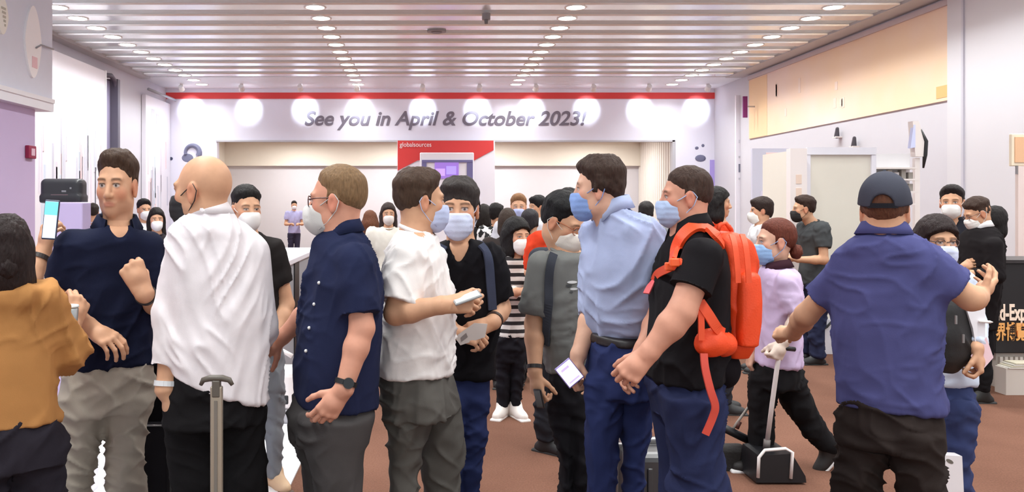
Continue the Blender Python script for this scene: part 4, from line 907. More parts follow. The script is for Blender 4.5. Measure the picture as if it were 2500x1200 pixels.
P_('backpack_man', label='man in black polo and jeans wearing a bright orange rucksack', d=2.95, head=(1674, 405, 550), yaw=-66, hyaw=-80, skin='red', hair=('crop', (66, 46, 38)), mask=('pleat', (176, 194, 228)), neck=.066, stub=(150,100,84),
  torso=[(545,1650,1716),(562,1636,1736),(590,1620,1758),(640,1606,1774),(700,1596,1778),(760,1588,1772),(820,1580,1766),(880,1574,1760),(924,1574,1758)],
  hips=[(900,1584,1750),(940,1582,1758),(980,1586,1762),(1020,1592,1764)],
  legs=[dict(r=[(960,1610,1764),(1020,1618,1766),(1100,1628,1768),(1200,1640,1784)],dy=-.09),dict(r=[(960,1582,1730),(1020,1588,1728),(1100,1598,1724),(1200,1612,1722)],dy=.09)],
  arms=[dict(p=[(1712,634,-.17),(1664,762,-.24),(1584,860,-.27)],side='L',hdir=(-.75,.75,0),hn=(.1,-.6,-1),pose='grip',sleeve=('short',.60),r=(.058,.047,.031),ease=.018,hsc=1.0),
        dict(p=[(1650,630,.2),(1610,770,.22),(1570,850,.1)],side='R',hdir=(-.6,.8,0),hn=(-.3,-.6,.6),pose='relaxed')],
  shirt=(26, 23, 26), trousers=(38, 43, 74), collar=dict(open=26, tip=.03))
P_('polo', label='man in blue polo and dark cap with elbows out, seen from behind', d=3.1, head=(2160, 432, 592), yaw=180, hyaw=176, skin='tan', hair=('crop', (104, 66, 48)), cap=(66, 67, 78), neck=.068,
  torso=[(562,2112,2204),(578,2090,2236),(600,2064,2268),(630,2046,2290),(680,2040,2290),(740,2040,2286),(800,2044,2284),(860,2050,2282),(920,2055,2286),(994,2058,2292)],
  hips=[(970,2066,2286),(1010,2062,2296),(1050,2062,2298),(1080,2060,2300)],
  legs=[dict(r=[(1050,2058,2180),(1090,2054,2170),(1140,2046,2156),(1200,2040,2142)]),dict(r=[(1050,2172,2300),(1090,2178,2302),(1140,2186,2302),(1200,2196,2302)])],
  arms=[dict(p=[(2078,652,0),(1968,768,.05),(1936,812,.28)],side='L',hdir=(-.3,.1,1),hn=(-.6,-.8,0),pose='fist',sleeve=('short',.66),r=(.058,.044,.032),ease=.018,hsc=.92),
        dict(p=[(2256,652,0),(2370,728,.06),(2390,724,.26)],side='R',hdir=(.6,-.35,.35),hn=(.5,.5,-.4),pose='relaxed',sleeve=('short',.66),r=(.058,.044,.032),ease=.018,hsc=.92)],
  shirt=(76, 77, 124), trousers=(44, 36, 34), collar=dict(open=24, tip=.02, h=.032), wr=.011, twr=.02)
P_('sweater', label='woman in tan sweater with dark hair bun holding a silver cup', d=2.6, hw=.84, head=(14, 527, 692), yaw=176, hyaw=184, skin='tan', hair=('bob', (40, 27, 26), 'lowbun'), neck=.05, hdy=0,
  torso=[(690,-12,72),(702,-44,100),(722,-72,122),(760,-82,128),(820,-80,128),(880,-80,130),(940,-82,132),(990,-85,134),(1034,-86,134)],
  hips=[(1010,-80,128),(1050,-88,140),(1100,-92,150),(1140,-92,152)],
  legs=[dict(r=[(1100,-94,28),(1150,-94,24),(1200,-92,20)]),dict(r=[(1100,24,150),(1150,30,155),(1200,36,158)])],
  arms=[dict(p=[(-50,745,0),(-90,880,0),(-60,1000,.1)],side='L',hdir=(0,1,.2),hn=(-1,0,0),pose='relaxed',sleeve=('long',.95)),
        dict(p=[(92,742,0),(158,856,.04),(172,800,.20)],side='R',hdir=(.1,-.8,.4),hn=(.6,.3,-.8),pose='grip',sleeve=('rolled',.45),r=(.056,.048,.03),ease=.016)],
  shirt=(176, 124, 74), trousers=(40, 36, 44), shirt_name='sweater', wr=.016)
P_('phone_holder', label='person with a black wristband raising a phone beside the purple partition', d=3.0, lod='mid', head=(-130, 470, 620), yaw=150, skin='tan', hair=('short', (40, 32, 30)), shirt=(200, 190, 214), trousers=(60, 60, 70),
  arms=[dict(p=[(-20,690,0),(56,722,.05),(104,618,.10)],side='R',hdir=(.22,-1,.05),hn=(-.5,-.1,-.9),pose='grip',sleeve=('short',.6),watch=(44,32,30),r=(.052,.046,.032)),
        dict(p=[(-240,690,0),(-262,800,0),(-255,900,0)],side='L',hdir=(0,1,0),hn=(-1,0,0),pose='relaxed')])
P_('cleaner', label='cleaning woman in lilac tunic and black trousers striding with a dustpan', d=5.04, lod='mid', head=(1893, 532, 642), yaw=-70, hyaw=-72, skin='fair', slim=.94, hair=('tied', (104, 50, 36), 'lowbun'), mask=('pleat', (150, 184, 228)), neck=.048,
  torso=[(646,1868,1924),(660,1858,1940),(690,1852,1950),(740,1850,1952),(790,1848,1952),(840,1846,1952),(888,1842,1950)],
  hips=[(870,1846,1944),(895,1840,1944),(920,1836,1946),(940,1834,1944)],
  legs=[dict(r=[(905,1830,1900),(960,1829,1896),(1030,1829,1888),(1090,1830,1884),(1125,1834,1882)],dy=-.04),dict(pts=[(1915,905,.05,.095),(1950,985,.05,.085),(1985,1040,.05,.068),(2024,1092,.05,.062)],foot=(-.66,0,-.70))],
  arms=[dict(p=[(1922,688,-.14),(1944,778,-.16),(1916,830,-.22)],side='L',hdir=(-.5,.8,-.1),hn=(.4,-.2,-1),pose='fist',sleeve=('short',.85),skin=(222,200,186),hsc=1.1,r=(.05,.04,.028)),
        dict(p=[(1868,690,.14),(1850,780,.16),(1840,850,0)],side='R',hdir=(-.3,1,0),hn=(-1,0,0),pose='grip')],
  shirt=(206, 184, 216), trousers=(24, 22, 24), shirt_name='tunic', shoes=(34, 30, 30), soles=(236,232,232), collar=dict(open=20, tip=.03, mat=cloth((60, 34, 44))))
P_('carrying', label='woman in glasses and pale blue mask carrying a black backpack', d=4.3, lod='mid', head=(2288, 528, 648), yaw=25, hyaw=28, skin='tan', slim=.95, hair=('bob', (40, 26, 26)), mask=('pleat', (208, 214, 240)), glasses=(80,60,56), neck=.048,
  torso=[(654,2262,2320),(668,2246,2346),(690,2234,2364),(740,2238,2370),(800,2246,2368),(860,2250,2366),(938,2250,2372)],
  hips=[(915,2256,2364),(950,2254,2368),(990,2256,2370),(1010,2258,2370)],
  legs=[dict(r=[(980,2256,2316),(1060,2262,2314),(1190,2270,2312)]),dict(r=[(980,2310,2372),(1060,2310,2368),(1190,2312,2366)])],
  arms=[dict(p=[(2250,690,0),(2240,800,0),(2290,850,-.2)],side='R',hdir=(1,.1,-.2),hn=(0,0,-1),pose='grip'),
        dict(p=[(2350,690,0),(2376,790,-.02),(2384,850,-.16)],side='L',hdir=(.1,1,-.1),hn=(.9,0,-.5),pose='grip',sleeve=('long',.9),r=(.05,.04,.028))],
  shirt=(206, 214, 232), trousers=(54, 62, 100))
P_('striped', label='woman with black bob in striped top and white sneakers', d=6.35, lod='mid', head=(1262, 532, 618), yaw=15, hyaw=32, skin='tan', slim=.94, hair=('bob', (26, 22, 22)), mask=('cup', (240, 236, 232)), neck=.046,
  torso=[(622,1236,1280),(634,1222,1292),(652,1216,1298),(700,1222,1292),(760,1224,1288),(822,1218,1288)],
  hips=[(806,1222,1284),(830,1214,1288),(860,1212,1286),(880,1212,1284)],
  legs=[dict(r=[(860,1211,1250),(920,1210,1246),(990,1214,1242)]),dict(r=[(860,1247,1285),(920,1248,1278),(990,1246,1270)])],
  arms=[dict(p=[(1222,652,0),(1216,720,-.05),(1262,712,-.2)],side='R',hdir=(1,-.2,-.2),hn=(0,-1,-.4),pose='grip',sleeve=('long',.9)),
        dict(p=[(1290,652,0),(1302,700,-.05),(1290,664,-.22)],side='L',hdir=(.6,-.6,-.2),hn=(.3,.2,-1),pose='grip',sleeve=('short',.7))],
  shirt='x', shirt_mat=striped((44, 40, 42), (226, 220, 216), .062), trousers=(28, 26, 32), trouser_name='leggings', shoes=(240, 232, 226), soles=(246, 240, 236), fyaw=(-25, 20), wr=.010)
P_('suit', label='man in black suit with bowed head and white mask', d=6.8, lod='mid', head=(2386, 483, 556), yaw=-60, hyaw=-66, pitch=22, skin='tan', hair=('fade', (70, 52, 44)), mask=('pleat', (240, 236, 232)), glasses=(120,90,80),
  torso=[(548,2378,2414),(560,2362,2426),(580,2348,2436),(620,2340,2440),(680,2338,2434),(740,2338,2426),(800,2340,2422)],
  hips=[(780,2346,2416),(810,2342,2418),(840,2342,2418),(860,2344,2416)],
  legs=[dict(r=[(850,2342,2390),(900,2350,2388),(955,2356,2386)]),dict(r=[(850,2380,2418),(900,2382,2416),(955,2384,2412)])],
  arms=[dict(p=[(2424,600,-.12),(2432,672,-.16),(2370,668,-.30)],side='L',hdir=(-1,-.1,0),hn=(.1,-.6,-1),pose='grip',sleeve=('long',.95)),
        dict(p=[(2350,600,.05),(2346,676,0),(2340,660,-.2)],side='R',hdir=(.4,-.4,-.3),hn=(-1,0,-.3),pose='grip',sleeve=('long',.95))],
  shirt=(26, 22, 24), shirt_name='suit_jacket', trousers=(24, 22, 24), collar=dict(open=22, tip=.02, mat=cloth((236, 234, 236))), shoes=(26,24,24))
P_('masked_suit', label='man in dark suit and pale shirt with round white mask facing the queue', d=7.4, lod='mid', head=(2324, 453, 532), yaw=8, hyaw=-6, skin='tan', hair=('short', (34, 24, 24)), mask=('cup', (240, 238, 236)), shirt=(40, 40, 48), trousers=(34, 34, 40), sleeve=('long', .95), vneck=(.16, .05), pose_L='front')
P_('bun_woman', label='woman in maroon top with round black hair behind the suited man', d=8.4, lod='mid', head=(2432, 505, 568), bx=2414, yaw=105, hyaw=150, skin='deep', hair=('bob', (30, 24, 24)), shirt=(70, 34, 30), trousers=(30, 28, 30), sleeve=('short', .7))
P_('dark_tee', label='man in charcoal tee and black mask by the cream kiosk', d=8.46, lod='mid', head=(1962, 478, 540), bx=1984, yaw=-62, hyaw=-78, skin='tan', hair=('short', (58, 40, 34)), mask=('pleat', (36, 32, 32)), shirt=(72, 74, 76), trousers=(44, 48, 74), pose_L='front', pose_R='front')
# ------------------------------------------------------------------ people farther back
BG = [
 ('person with short dark hair half hidden behind the navy polo', 10.5, 227, 497, 540, 170, ('short', (50, 38, 34)), None, (210, 206, 214), (60, 60, 70), {}),
 ('black-haired man in white shirt behind the woman in black', 9.6, 352, 486, 536, 20, ('short', (30, 26, 28)), ('cup', (240, 236, 236)), (226, 222, 226), (50, 50, 60), {}),
 ('woman with long black hair and white mask in dark jacket', 8.2, 382, 507, 562, 6, ('long', (30, 22, 22)), ('cup', (246, 242, 242)), (46, 40, 44), (30, 28, 34), dict(sleeve=('long', .95))),
 ('guard in lilac shirt and dark trousers standing alone before the grey wall', 22.7, 718, 490, 511, 5, ('short', (50, 42, 40)), ('cup', (236, 232, 236)), (176, 172, 212), (52, 48, 66), dict(pose_L='front', pose_R='front', hair_lod=1)),
 ('woman with long brown hair seen from behind', 9.8, 904, 514, 562, 175, ('longwave', (112, 66, 44)), None, (226, 222, 220), (80, 80, 90), {}),
 ('woman with long dark hair in a cream top', 9.0, 948, 495, 548, 5, ('long', (60, 46, 44)), ('cup', (232, 222, 218)), (232, 226, 216), (70, 66, 76), {}),
 ('dark-haired person in black beside the white exhibition board', 10.2, 1182, 500, 548, 170, ('bob', (40, 34, 32)), None, (40, 38, 40), (30, 30, 34), {}),
 ('black-haired person in black and white patterned top', 9.6, 1212, 497, 546, 150, ('fringe', (30, 26, 26)), None, 'pattern', (30, 30, 34), {}),
 ('fair-haired man in blue mask above the crowd', 8.3, 1266, 474, 534, 0, ('short', (150, 108, 76)), ('pleat', (180, 186, 226)), (214, 212, 220), (60, 60, 70), {}),
 ('person in black cap and white mask looking sideways', 10.2, 1312, 478, 530, -60, ('fringe', (26, 22, 24)), ('cup', (232, 226, 224)), (206, 202, 204), (50, 50, 56), {}),
 ('person with greying dark hair in dark jacket seen from behind', 7.6, 1294, 512, 574, 175, ('fringe', (52, 48, 52)), None, (44, 40, 48), (30, 30, 34), dict(sleeve=('long', .95))),
 ('brown-haired person between the striped top and the patterned top', 7.3, 1240, 510, 566, 170, ('bob', (66, 52, 44)), None, (60, 52, 50), (40, 40, 44), {}),
 ('person in red vest hidden behind the grey tee', 5.5, 1392, 462, 546, 60, ('fringe', (26, 24, 26)), None, (214, 66, 38), (40, 40, 46), dict(bx=1352)),
 ('black-haired person in orange-red vest looking away past the rucksack', 6.5, 1752, 458, 530, 100, ('bob', (30, 26, 26)), None, (216, 66, 36), (40, 40, 46), dict(bx=1758)),
 ('young man in white mask behind the cleaning woman', 8.0, 1858, 482, 544, -78, ('fringe', (52, 38, 34)), ('cup', (238, 236, 230)), (224, 222, 224), (50, 50, 60), {}),
 ('dark-haired person hidden behind the light blue shirt', 9.0, 1578, 493, 546, 170, ('fringe', (44, 40, 40)), None, (120, 120, 126), (50, 50, 56), {}),
]
def pattern_mat():
    m = bpy.data.materials.new('patterned_cloth'); m.use_nodes = True; nt = m.node_tree; b = nt.nodes['Principled BSDF']; tc = nt.nodes.new('ShaderNodeTexCoord'); v = nt.nodes.new('ShaderNodeTexNoise'); v.inputs['Scale'].default_value = 16
    nt.links.new(tc.outputs['Object'], v.inputs['Vector']); r = nt.nodes.new('ShaderNodeValToRGB'); r.color_ramp.interpolation = 'CONSTANT'; r.color_ramp.elements[0].color = (.02, .02, .02, 1); r.color_ramp.elements[1].position = .5; r.color_ramp.elements[1].color = (.8, .78, .78, 1)
    nt.links.new(v.outputs['Fac'], r.inputs[0]); nt.links.new(r.outputs[0], b.inputs['Base Color']); b.inputs['Roughness'].default_value = .9; return m
for lb, d, hx, ht, hc, yw, hr, mk, sc_, tc_, ex in BG:
    s = dict(label=lb, d=d, head=(hx, ht, hc), yaw=yw, lod='far' if d > 7 else 'mid', hair=hr, mask=mk, shirt=sc_, trousers=tc_, skin='tan', group='people farther back in the hall'); s.update(ex)
    if sc_ == 'pattern': s['shirt_mat'] = pattern_mat(); s['shirt'] = (0, 0, 0)
    person(s)

# ------------------------------------------------------------------ things people hold and wear
def frame3(long_, n):
    l = Vector(long_).normalized(); n = Vector(n); n = (n - l * n.dot(l)).normalized(); s = l.cross(n); return Matrix((s, l, n)).transposed()
def pxv(v): return (v[0], v[2], -v[1])                     # (image x, image down, depth) -> world
def surf(root, px, py, r=9.0, part=('shirt',)):
    """point and normal of a garment's near side at an image position"""
    o = [c for c in root.children if c.name.split('.')[0] in part][0]; n = len(o.data.vertices); V = np.empty(n * 3, np.float32); o.data.vertices.foreach_get('co', V); N = np.empty(n * 3, np.float32); o.data.vertices.foreach_get('normal', N)
    V = V.reshape(-1, 3) + np.array(root.location); N = N.reshape(-1, 3); u = CX + V[:, 0] * F / V[:, 1] - px; v = CY - (V[:, 2] - HC) * F / V[:, 1] - py
    k = np.hypot(u, v); m = np.where(k < max(r, k.min() + 3))[0]; y0 = V[m, 1].min(); m = m[V[m, 1] < y0 + .03]; nn = N[m].mean(0)
    return np.array([*W(px, py, V[m, 1].mean())]), nn / (np.linalg.norm(nn) + 1e-9)
def hug(name, root, ro, pts, w, th, m, parent, lead=(), tail=()):
    """a strap that follows the garment under it"""
    P, N = [], []
    for a, b in pts: p, n = surf(root, a, b); P.append(p + n * (th * .5 + .004)); N.append(n)
    P = [np.array(q) for q in lead] + P + [np.array(q) for q in tail]; N = [N[0]] * len(lead) + N + [N[-1]] * len(tail); A, B = [], []
    for i in range(len(P) - 1):
        p0, p1, p2, p3 = P[max(i - 1, 0)], P[i], P[i + 1], P[min(i + 2, len(P) - 1)]
        for t in np.arange(0, 1, .125): A.append(.5 * ((2 * p1) + (p2 - p0) * t + (2 * p0 - 5 * p1 + 4 * p2 - p3) * t * t + (3 * p1 - p0 - 3 * p2 + p3) * t ** 3)); B.append(N[i] * (1 - t) + N[i + 1] * t)
    A.append(P[-1]); B.append(N[-1]); return tubeo(name, [tuple(q - ro) for q in A], 0, m, parent, flat=(w, th, [tuple(q) for q in B]))
def phone(label, px, py, d, long_, n, w=.074, h=.150, case=(40, 40, 46), screen=(230, 226, 255), emit=1.0, extra=None):
    c = Vector(W(px, py, d)); R = frame3(pxv(long_), pxv(n)).to_4x4(); M = R
    r = empty('phone', c); tag(r, label, 'phone')
    boxo('case', (-w / 2, -h / 2, -.005), (w / 2, h / 2, .004), mat('phone_case', case, .35), r, .004, M)
    boxo('screen', (-w / 2 + .004, -h / 2 + .006, .004), (w / 2 - .004, h / 2 - .006, .0052), mat('phone_screen', screen, .2, emit=emit), r, 0, M)
    for (x0, y0, x1, y1, c_) in (extra or []): boxo('screen_image', (w * x0, h * y0, .0052), (w * x1, h * y1, .0058), mat('screen_image', c_, .3, emit=emit * .8), r, 0, M)
    return r
phone('phone showing a turquoise picture held up beside the purple partition', 124, 536, 3.04, (.06, -1, .1), (.05, .1, -1), .054, .148, (60, 64, 84), (196, 212, 240), .55, [(-.44, .12, .44, .45, (110, 196, 206)), (-.4, -.45, .4, -.36, (236, 240, 250))])
phone('light phone held out by the man in white tee', 1140, 726, 3.03, (1, -.34, .1), (-.3, -1, -.25), .068, .105, (150, 150, 152), (206, 214, 214), .12)
phone('glowing phone tilted in the hand of the tall man', 1390, 910, 3.36, (-.62, -.78, .1), (.05, -.1, -1), .078, .100, (150, 132, 200), (236, 230, 255), 1.1, [(-.3, .2, .2, .3, (170, 150, 226)), (-.34, -.36, .34, -.28, (176, 160, 230))])
r = phone('dark phone hanging from the grey tee man\'s fingers', 1316, 972, 3.86, (.22, 1, 0), (-.8, 0, -.6), .05, .09, (32, 28, 28), (44, 38, 36), .05)
# silver cup of the woman in tan
c = W(166, 768, 2.80); r = empty('cup', c); tag(r, 'small silver cup held by the woman in tan sweater', 'cup')
bm = bmesh.new(); tube(bm, [(0, 0, -.045), (0, 0, -.03), (0, 0, .02), (0, 0, .026)], [.026, .030, .034, .030], 20); obj('cup_wall', bm, mat('silver_cup', (186, 196, 198), .3, .6), r, True)
bm = bmesh.new(); tube(bm, [(0, 0, .026), (0, 0, .034)], [.036, .034], 20); obj('lid', bm, mat('cup_lid', (226, 230, 230), .4), r, True)
# folded papers of the man in the V-neck
def sheet(name, label, cat, pts, d, rgb, th=.003, dd=None):
    P = [W(px, py, d + (dd[i] if dd else 0)) for i, (px, py) in enumerate(pts)]; c = np.mean(P, 0); r = empty(name, c); tag(r, label, cat)
    v1, v2 = P[1] - P[0], P[2] - P[0]; n = np.cross(v1, v2); n /= np.linalg.norm(n); bm = bmesh.new()
    A = [bm.verts.new(p - c - n * th / 2) for p in P]; B = [bm.verts.new(p - c + n * th / 2) for p in P]; k = len(P)
    bm.faces.new(A[::-1]); bm.faces.new(B)
    for i in range(k): bm.faces.new((A[i], A[(i + 1) % k], B[(i + 1) % k], B[i]))
    obj('sheet', bm, mat('paper', rgb, .7), r); return r, c
r, c = sheet('folded_leaflet', 'grey folded leaflet in the hand of the V-neck man', 'leaflet', [(1110, 822), (1158, 788), (1190, 790), (1184, 822), (1124, 842)], 3.50, (196, 186, 182), .006)
P = [W(*q, 3.495) - c for q in ((1124, 824), (1138, 812), (1142, 822), (1126, 834))]; bm = bmesh.new(); bm.faces.new([bm.verts.new(p) for p in P]); obj('printed_block', bm, mat('leaflet_print', (128, 118, 116), .7), r)
# ---- orange rucksack
d = 2.95; TP = math.tan(math.atan((1674 - CX) / F)); x0 = W(1800, CY, d); r = empty('rucksack', (x0[0], d + .05, 0)); tag(r, 'bright orange rucksack on the back of the man in black polo', 'backpack'); ro = np.array([x0[0], d + .05, 0])
M_or = mat('orange_nylon', (238, 74, 26), .55, var=.12, vscale=8, bump=.25, scale=160); M_or2 = mat('orange_webbing', (240, 84, 44), .6, var=.1)
S = Shape(); S.loft(rings_px([(566,1740,1806,.0),(585,1736,1826,.0),(620,1740,1838,.0),(680,1748,1844,.0),(740,1752,1846,.0),(800,1754,1844,.0),(845,1754,1840,.0),(876,1768,1826,.0)], d - .03, -66, .85), math.radians(-84), n=3.0, cap=.03)
V, Q = S.mesh(.007); V = wrinkle(V, Q, .013, ((20, 5, 14, .8), (70, 4, 14, 1.0), (-40, 4, 15, .8)), 3); mesh_np('pack', V - ro, Q, M_or, r)
S = Shape(); S.loft(rings_px([(660,1796,1852,.0),(700,1792,1855,.0),(770,1792,1855,.0),(844,1794,1848,.0)], d - .09, -66, .9), math.radians(-84), n=3.0, cap=.03); V, Q = S.mesh(.007); V = wrinkle(V, Q, .008, ((70, 4, 14, 1.0),), 8); mesh_np('front_pocket', V - ro, Q, M_or, r)
def strap(name, pts, w, m, parent, ro, nrm, th=.012):
    P = [Vector(W(a, b, d + c - TP * (a - 1674) * d / F) - ro) for a, b, c in pts]; Q_ = []
    for i in range(len(P) - 1):
        p0, p1, p2, p3 = P[max(i - 1, 0)], P[i], P[i + 1], P[min(i + 2, len(P) - 1)]
        for t in (0, .125, .25, .375, .5, .625, .75, .875): Q_.append(.5 * ((2 * p1) + (p2 - p0) * t + (2 * p0 - 5 * p1 + 4 * p2 - p3) * t * t + (3 * p1 - p0 - 3 * p2 + p3) * t ** 3))
    Q_.append(P[-1]); return tubeo(name, Q_, 0, m, parent, flat=(w, th, nrm))
bmr = PPL['backpack_man'][0]
hug('shoulder_strap', bmr, ro, [(1728, 566), (1708, 558), (1688, 562), (1668, 582), (1655, 612), (1648, 645)], .045, .014, M_or, r, lead=[W(1764, 600, d - .12), W(1748, 572, d - .13)])
strap('shoulder_strap', [(1758,600,.20),(1735,560,.22),(1700,548,.20),(1660,560,.17),(1630,600,.12),(1618,650,.1)], .055, M_or, r, ro, (-.6, .6, .6), .02)
for zz, a_ in ((0, 1800), (1, 1826)): strap('lid_strap', [(a_ - 14, 572, -.16), (a_ - 6, 600, -.19), (a_, 650, -.20), (a_ + 2, 690, -.20)], .018, M_or2, r, ro, (0, -1, .2), .006)
tubeo('haul_loop', [tuple(W(a, b, d - .06) - ro) for a, b in ((1752, 566), (1758, 548), (1772, 544), (1786, 562))], .008, M_or2, r, 8)
strap('chest_strap', [(1664,640,-.225),(1636,652,-.17),(1606,668,-.02),(1596,688,.06)], .030, M_or2, r, ro, (-1, -.8, 0), .008)
for t in ((1650,640,-.205),(1638,650,-.17)): boxo('buckle', tuple(W(t[0], t[1], d + t[2]) - ro - np.array([.02, .012, .014])), tuple(W(t[0], t[1], d + t[2]) - ro + np.array([.02, .012, .014])), mat('orange_buckle', (246, 96, 40), .4), r, .005)
strap('strap_end', [(1598,682,.05),(1588,696,.02),(1578,716,.0)], .026, mat('pink_webbing', (226, 90, 96), .6), r, ro, (-1, -.8, 0), .006)
strap('compression_strap', [(1708,736,-.195),(1730,768,-.19),(1752,802,-.17),(1766,812,-.12)], .034, M_or2, r, ro, (0, -1, .2), .010)
strap('compression_strap', [(1710,740,-.195),(1712,790,-.2),(1712,830,-.2)], .020, M_or2, r, ro, (0, -1, 0), .008)
S = Shape(); S.ell(W(1736, 836, d - .19), (.058, .022, .050)); S.ell(W(1762, 838, d - .13), (.05, .06, .045), .03); S.cone(W(1716, 846, d - .20), W(1740, 838, d - .19), .016, .026, .02); V, Q = S.mesh(.006); mesh_np('hip_belt', V - ro, Q, M_or, r)
strap('hanging_strap', [(1718,862,-.21),(1722,900,-.22),(1734,950,-.22),(1746,990,-.21),(1740,1018,-.21),(1722,1060,-.22)], .026, mat('red_webbing', (206, 72, 56), .6), r, ro, (.2, -1, 0), .006)
S = Shape(); S.ell(W(1752, 890, d + .02), (.075, .10, .07)); S.ell(W(1772, 915, d + .0), (.03, .05, .04), .04); V, Q = S.mesh(.008); mesh_np('black_pouch', V - ro, Q, cloth((26, 22, 26)), r)
# ---- grey hard-shell suitcase behind the jeans
def suitcase(label, x0, x1, y0, y1, z1, m, trim, ribs=5, handle=None):
    cx, cy = (x0 + x1) / 2, (y0 + y1) / 2; r = empty('suitcase', (cx, cy, 0)); tag(r, label, 'suitcase'); hx, hy = (x1 - x0) / 2, (y1 - y0) / 2
    boxo('shell', (-hx, -hy, .05), (hx, hy, z1), m, r, .035)
    for i in range(ribs):
        x = -hx + .05 + (2 * hx - .1) * i / (ribs - 1); boxo('rib', (x - .012, -hy - .008, .10), (x + .012, -hy + .01, z1 - .06), m, r, .006)
    boxo('zip_band', (-hx - .004, -.012, .05), (hx + .004, .012, z1 + .004), trim, r, .004)
    for sx in (-1, 1):
        for sy in (-1, 1):
            bm = bmesh.new(); cyl(bm, (sx * (hx - .05) - .012, sy * (hy - .04), .028), (sx * (hx - .05) + .012, sy * (hy - .04), .028), .028); obj('wheel', bm, M_black, r, True)
            boxo('corner_guard', (sx * hx - .03 - sx * .02, sy * hy - .03 - sy * .02, z1 - .07), (sx * hx + .03 - sx * .02, sy * hy + .03 - sy * .02, z1 + .006), trim, r, .015)
    boxo('grip', (-.08, -.015, z1), (.08, .015, z1 + .03), trim, r, .01)
    return r
M_gs = mat('grey_shell', (86, 84, 86), .35, .3); M_gt = mat('suitcase_trim', (150, 146, 146), .3, .6)
suitcase('dark grey hard-shell suitcase behind the jeans of the rucksack man', W(1520, 0, 3.62)[0], W(1690, 0, 3.62)[0], 3.55, 3.86, HC - (1108 - CY) * 3.55 / F, M_gs, M_gt)
# trolley case with raised handle before the white shirt
dh = 2.62; r = suitcase('low black suitcase with a raised beige pull handle behind the white shirt', W(440, 0, dh)[0], W(640, 0, dh)[0], 2.50, 2.74, .66, mat('black_shell', (30, 29, 32), .4), mat('black_trim', (44, 42, 44), .5), 5)
xc = W(528, 0, dh)[0] - r.location.x; zt = HC - (930 - CY) * dh / F; M_pole = mat('beige_metal', (176, 164, 148), .35, .5); M_hd = mat('handle_rubber', (92, 84, 76), .5)
pl = boxo('pole', (xc - .018, -.01, .6), (xc + .020, .012, zt - .015), M_pole, r, .005); boxo('pole_groove', (xc - .004, -.0125, .66), (xc + .006, -.009, zt - .06), mat('pole_groove', (120, 112, 104), .5), r)
bm = bmesh.new(); tube(bm, [(xc - .050, 0, zt - .012), (xc - .042, 0, zt + .004), (xc - .02, 0, zt + .010), (xc + .02, 0, zt + .010), (xc + .042, 0, zt + .004), (xc + .052, 0, zt - .012)], [.006, .009, .0105, .0105, .009, .006], 10); obj('handle', bm, M_hd, r, True)
boxo('handle_neck', (xc - .012, -.012, zt - .05), (xc + .014, .012, zt + .004), M_hd, r, .004)
# tall black case between the grey trousers and the black trousers
dc = 3.36; r = empty('equipment_case', (W(376, 0, dc)[0], dc + .2, 0)); tag(r, 'tall black soft case standing between grey and black trousers', 'case'); hw = .075
boxo('shell', (-hw, -.18, .06), (hw, .18, 1.10), cloth((22, 20, 24)), r, .03); boxo('pocket', (-hw + .015, -.205, .2), (hw - .015, -.17, .75), cloth((30, 28, 32)), r, .012)
tubeo('zip', [(-hw + .02, -.207, .74), (hw - .02, -.207, .74)], .004, M_gt, r, 6); tubeo('carry_handle', [(-.04, 0, 1.09), (-.03, 0, 1.14), (.03, 0, 1.14), (.04, 0, 1.09)], .010, M_black, r, 8)
for sx in (-1, 1): tubeo('side_piping', [(sx * (hw - .012), -.186, .12), (sx * (hw - .012), -.186, 1.02)], .005, mat('piping_grey', (70, 70, 72), .6), r, 6)
for sx in (-1, 1): bm = bmesh.new(); cyl(bm, (sx * .05 - .012, -.1, .035), (sx * .05 + .012, -.1, .035), .035); obj('wheel', bm, M_black, r, True)
# ---- dustpan and broom of the cleaning woman
dp = 4.92; fl = CY + HC * F / dp; r = empty('dustpan', (W(1872, 0, dp)[0], dp, 0)); tag(r, 'long-handled black dustpan with white frame at the feet of the cleaning woman', 'dustpan'); ro = np.array([W(1872, 0, dp)[0], dp, 0]); q = lambda a, b, c=0: tuple(W(a, b, dp + c) - ro)
M_wp = mat('white_plastic', (232, 224, 222), .45)
tubeo('handle', [q(1906, 842, -.14), q(1898, 890, -.125), q(1885, 985, -.07), q(1873, 1078)], .0135, M_wp, r, 12); tubeo('grip', [q(1906, 848, -.14), q(1940, 852, -.12)], .014, M_black, r, 10); tubeo('socket', [q(1873, 1072), q(1871, 1094)], .02, mat('socket_grey', (120, 112, 110), .5), r, 12)
zb = lambda py: HC - (py - CY) * dp / F; xb = lambda px: (px - 1872) * dp / F
prismo('pan', [(xb(1826), .012), (xb(1946), .012), (xb(1944), .05), (xb(1912), zb(1092)), (xb(1832), zb(1096))], 'y', -.12, .12, M_black, r)
tubeo('frame', [(xb(1830), -.125, zb(1148)), (xb(1832), -.125, zb(1100)), (xb(1850), -.10, zb(1086)), (xb(1900), -.10, zb(1082)), (xb(1912), -.125, zb(1088)), (xb(1908), -.125, zb(1150))], .010, M_wp, r, 8)
r = empty('broom', (W(1795, 0, 5.1)[0], 5.1, 0)); tag(r, 'black broom lying low beside the cleaning woman\'s leading foot', 'broom'); ro = np.array([W(1795, 0, 5.1)[0], 5.1, 0]); q = lambda a, b, c=0: tuple(W(a, b, 5.1 + c) - ro)
tubeo('stick', [q(1740, 1030), q(1832, 1076)], .026, M_black, r, 10); tubeo('cord', [q(1786, 1052), (q(1800, 1030)), q(1828, 992)], .008, mat('grey_cord', (150, 140, 132), .6), r, 6); tubeo('hook', [q(1798, 1045), q(1806, 1028)], .014, mat('brown_hook', (84, 44, 38), .5), r, 6)
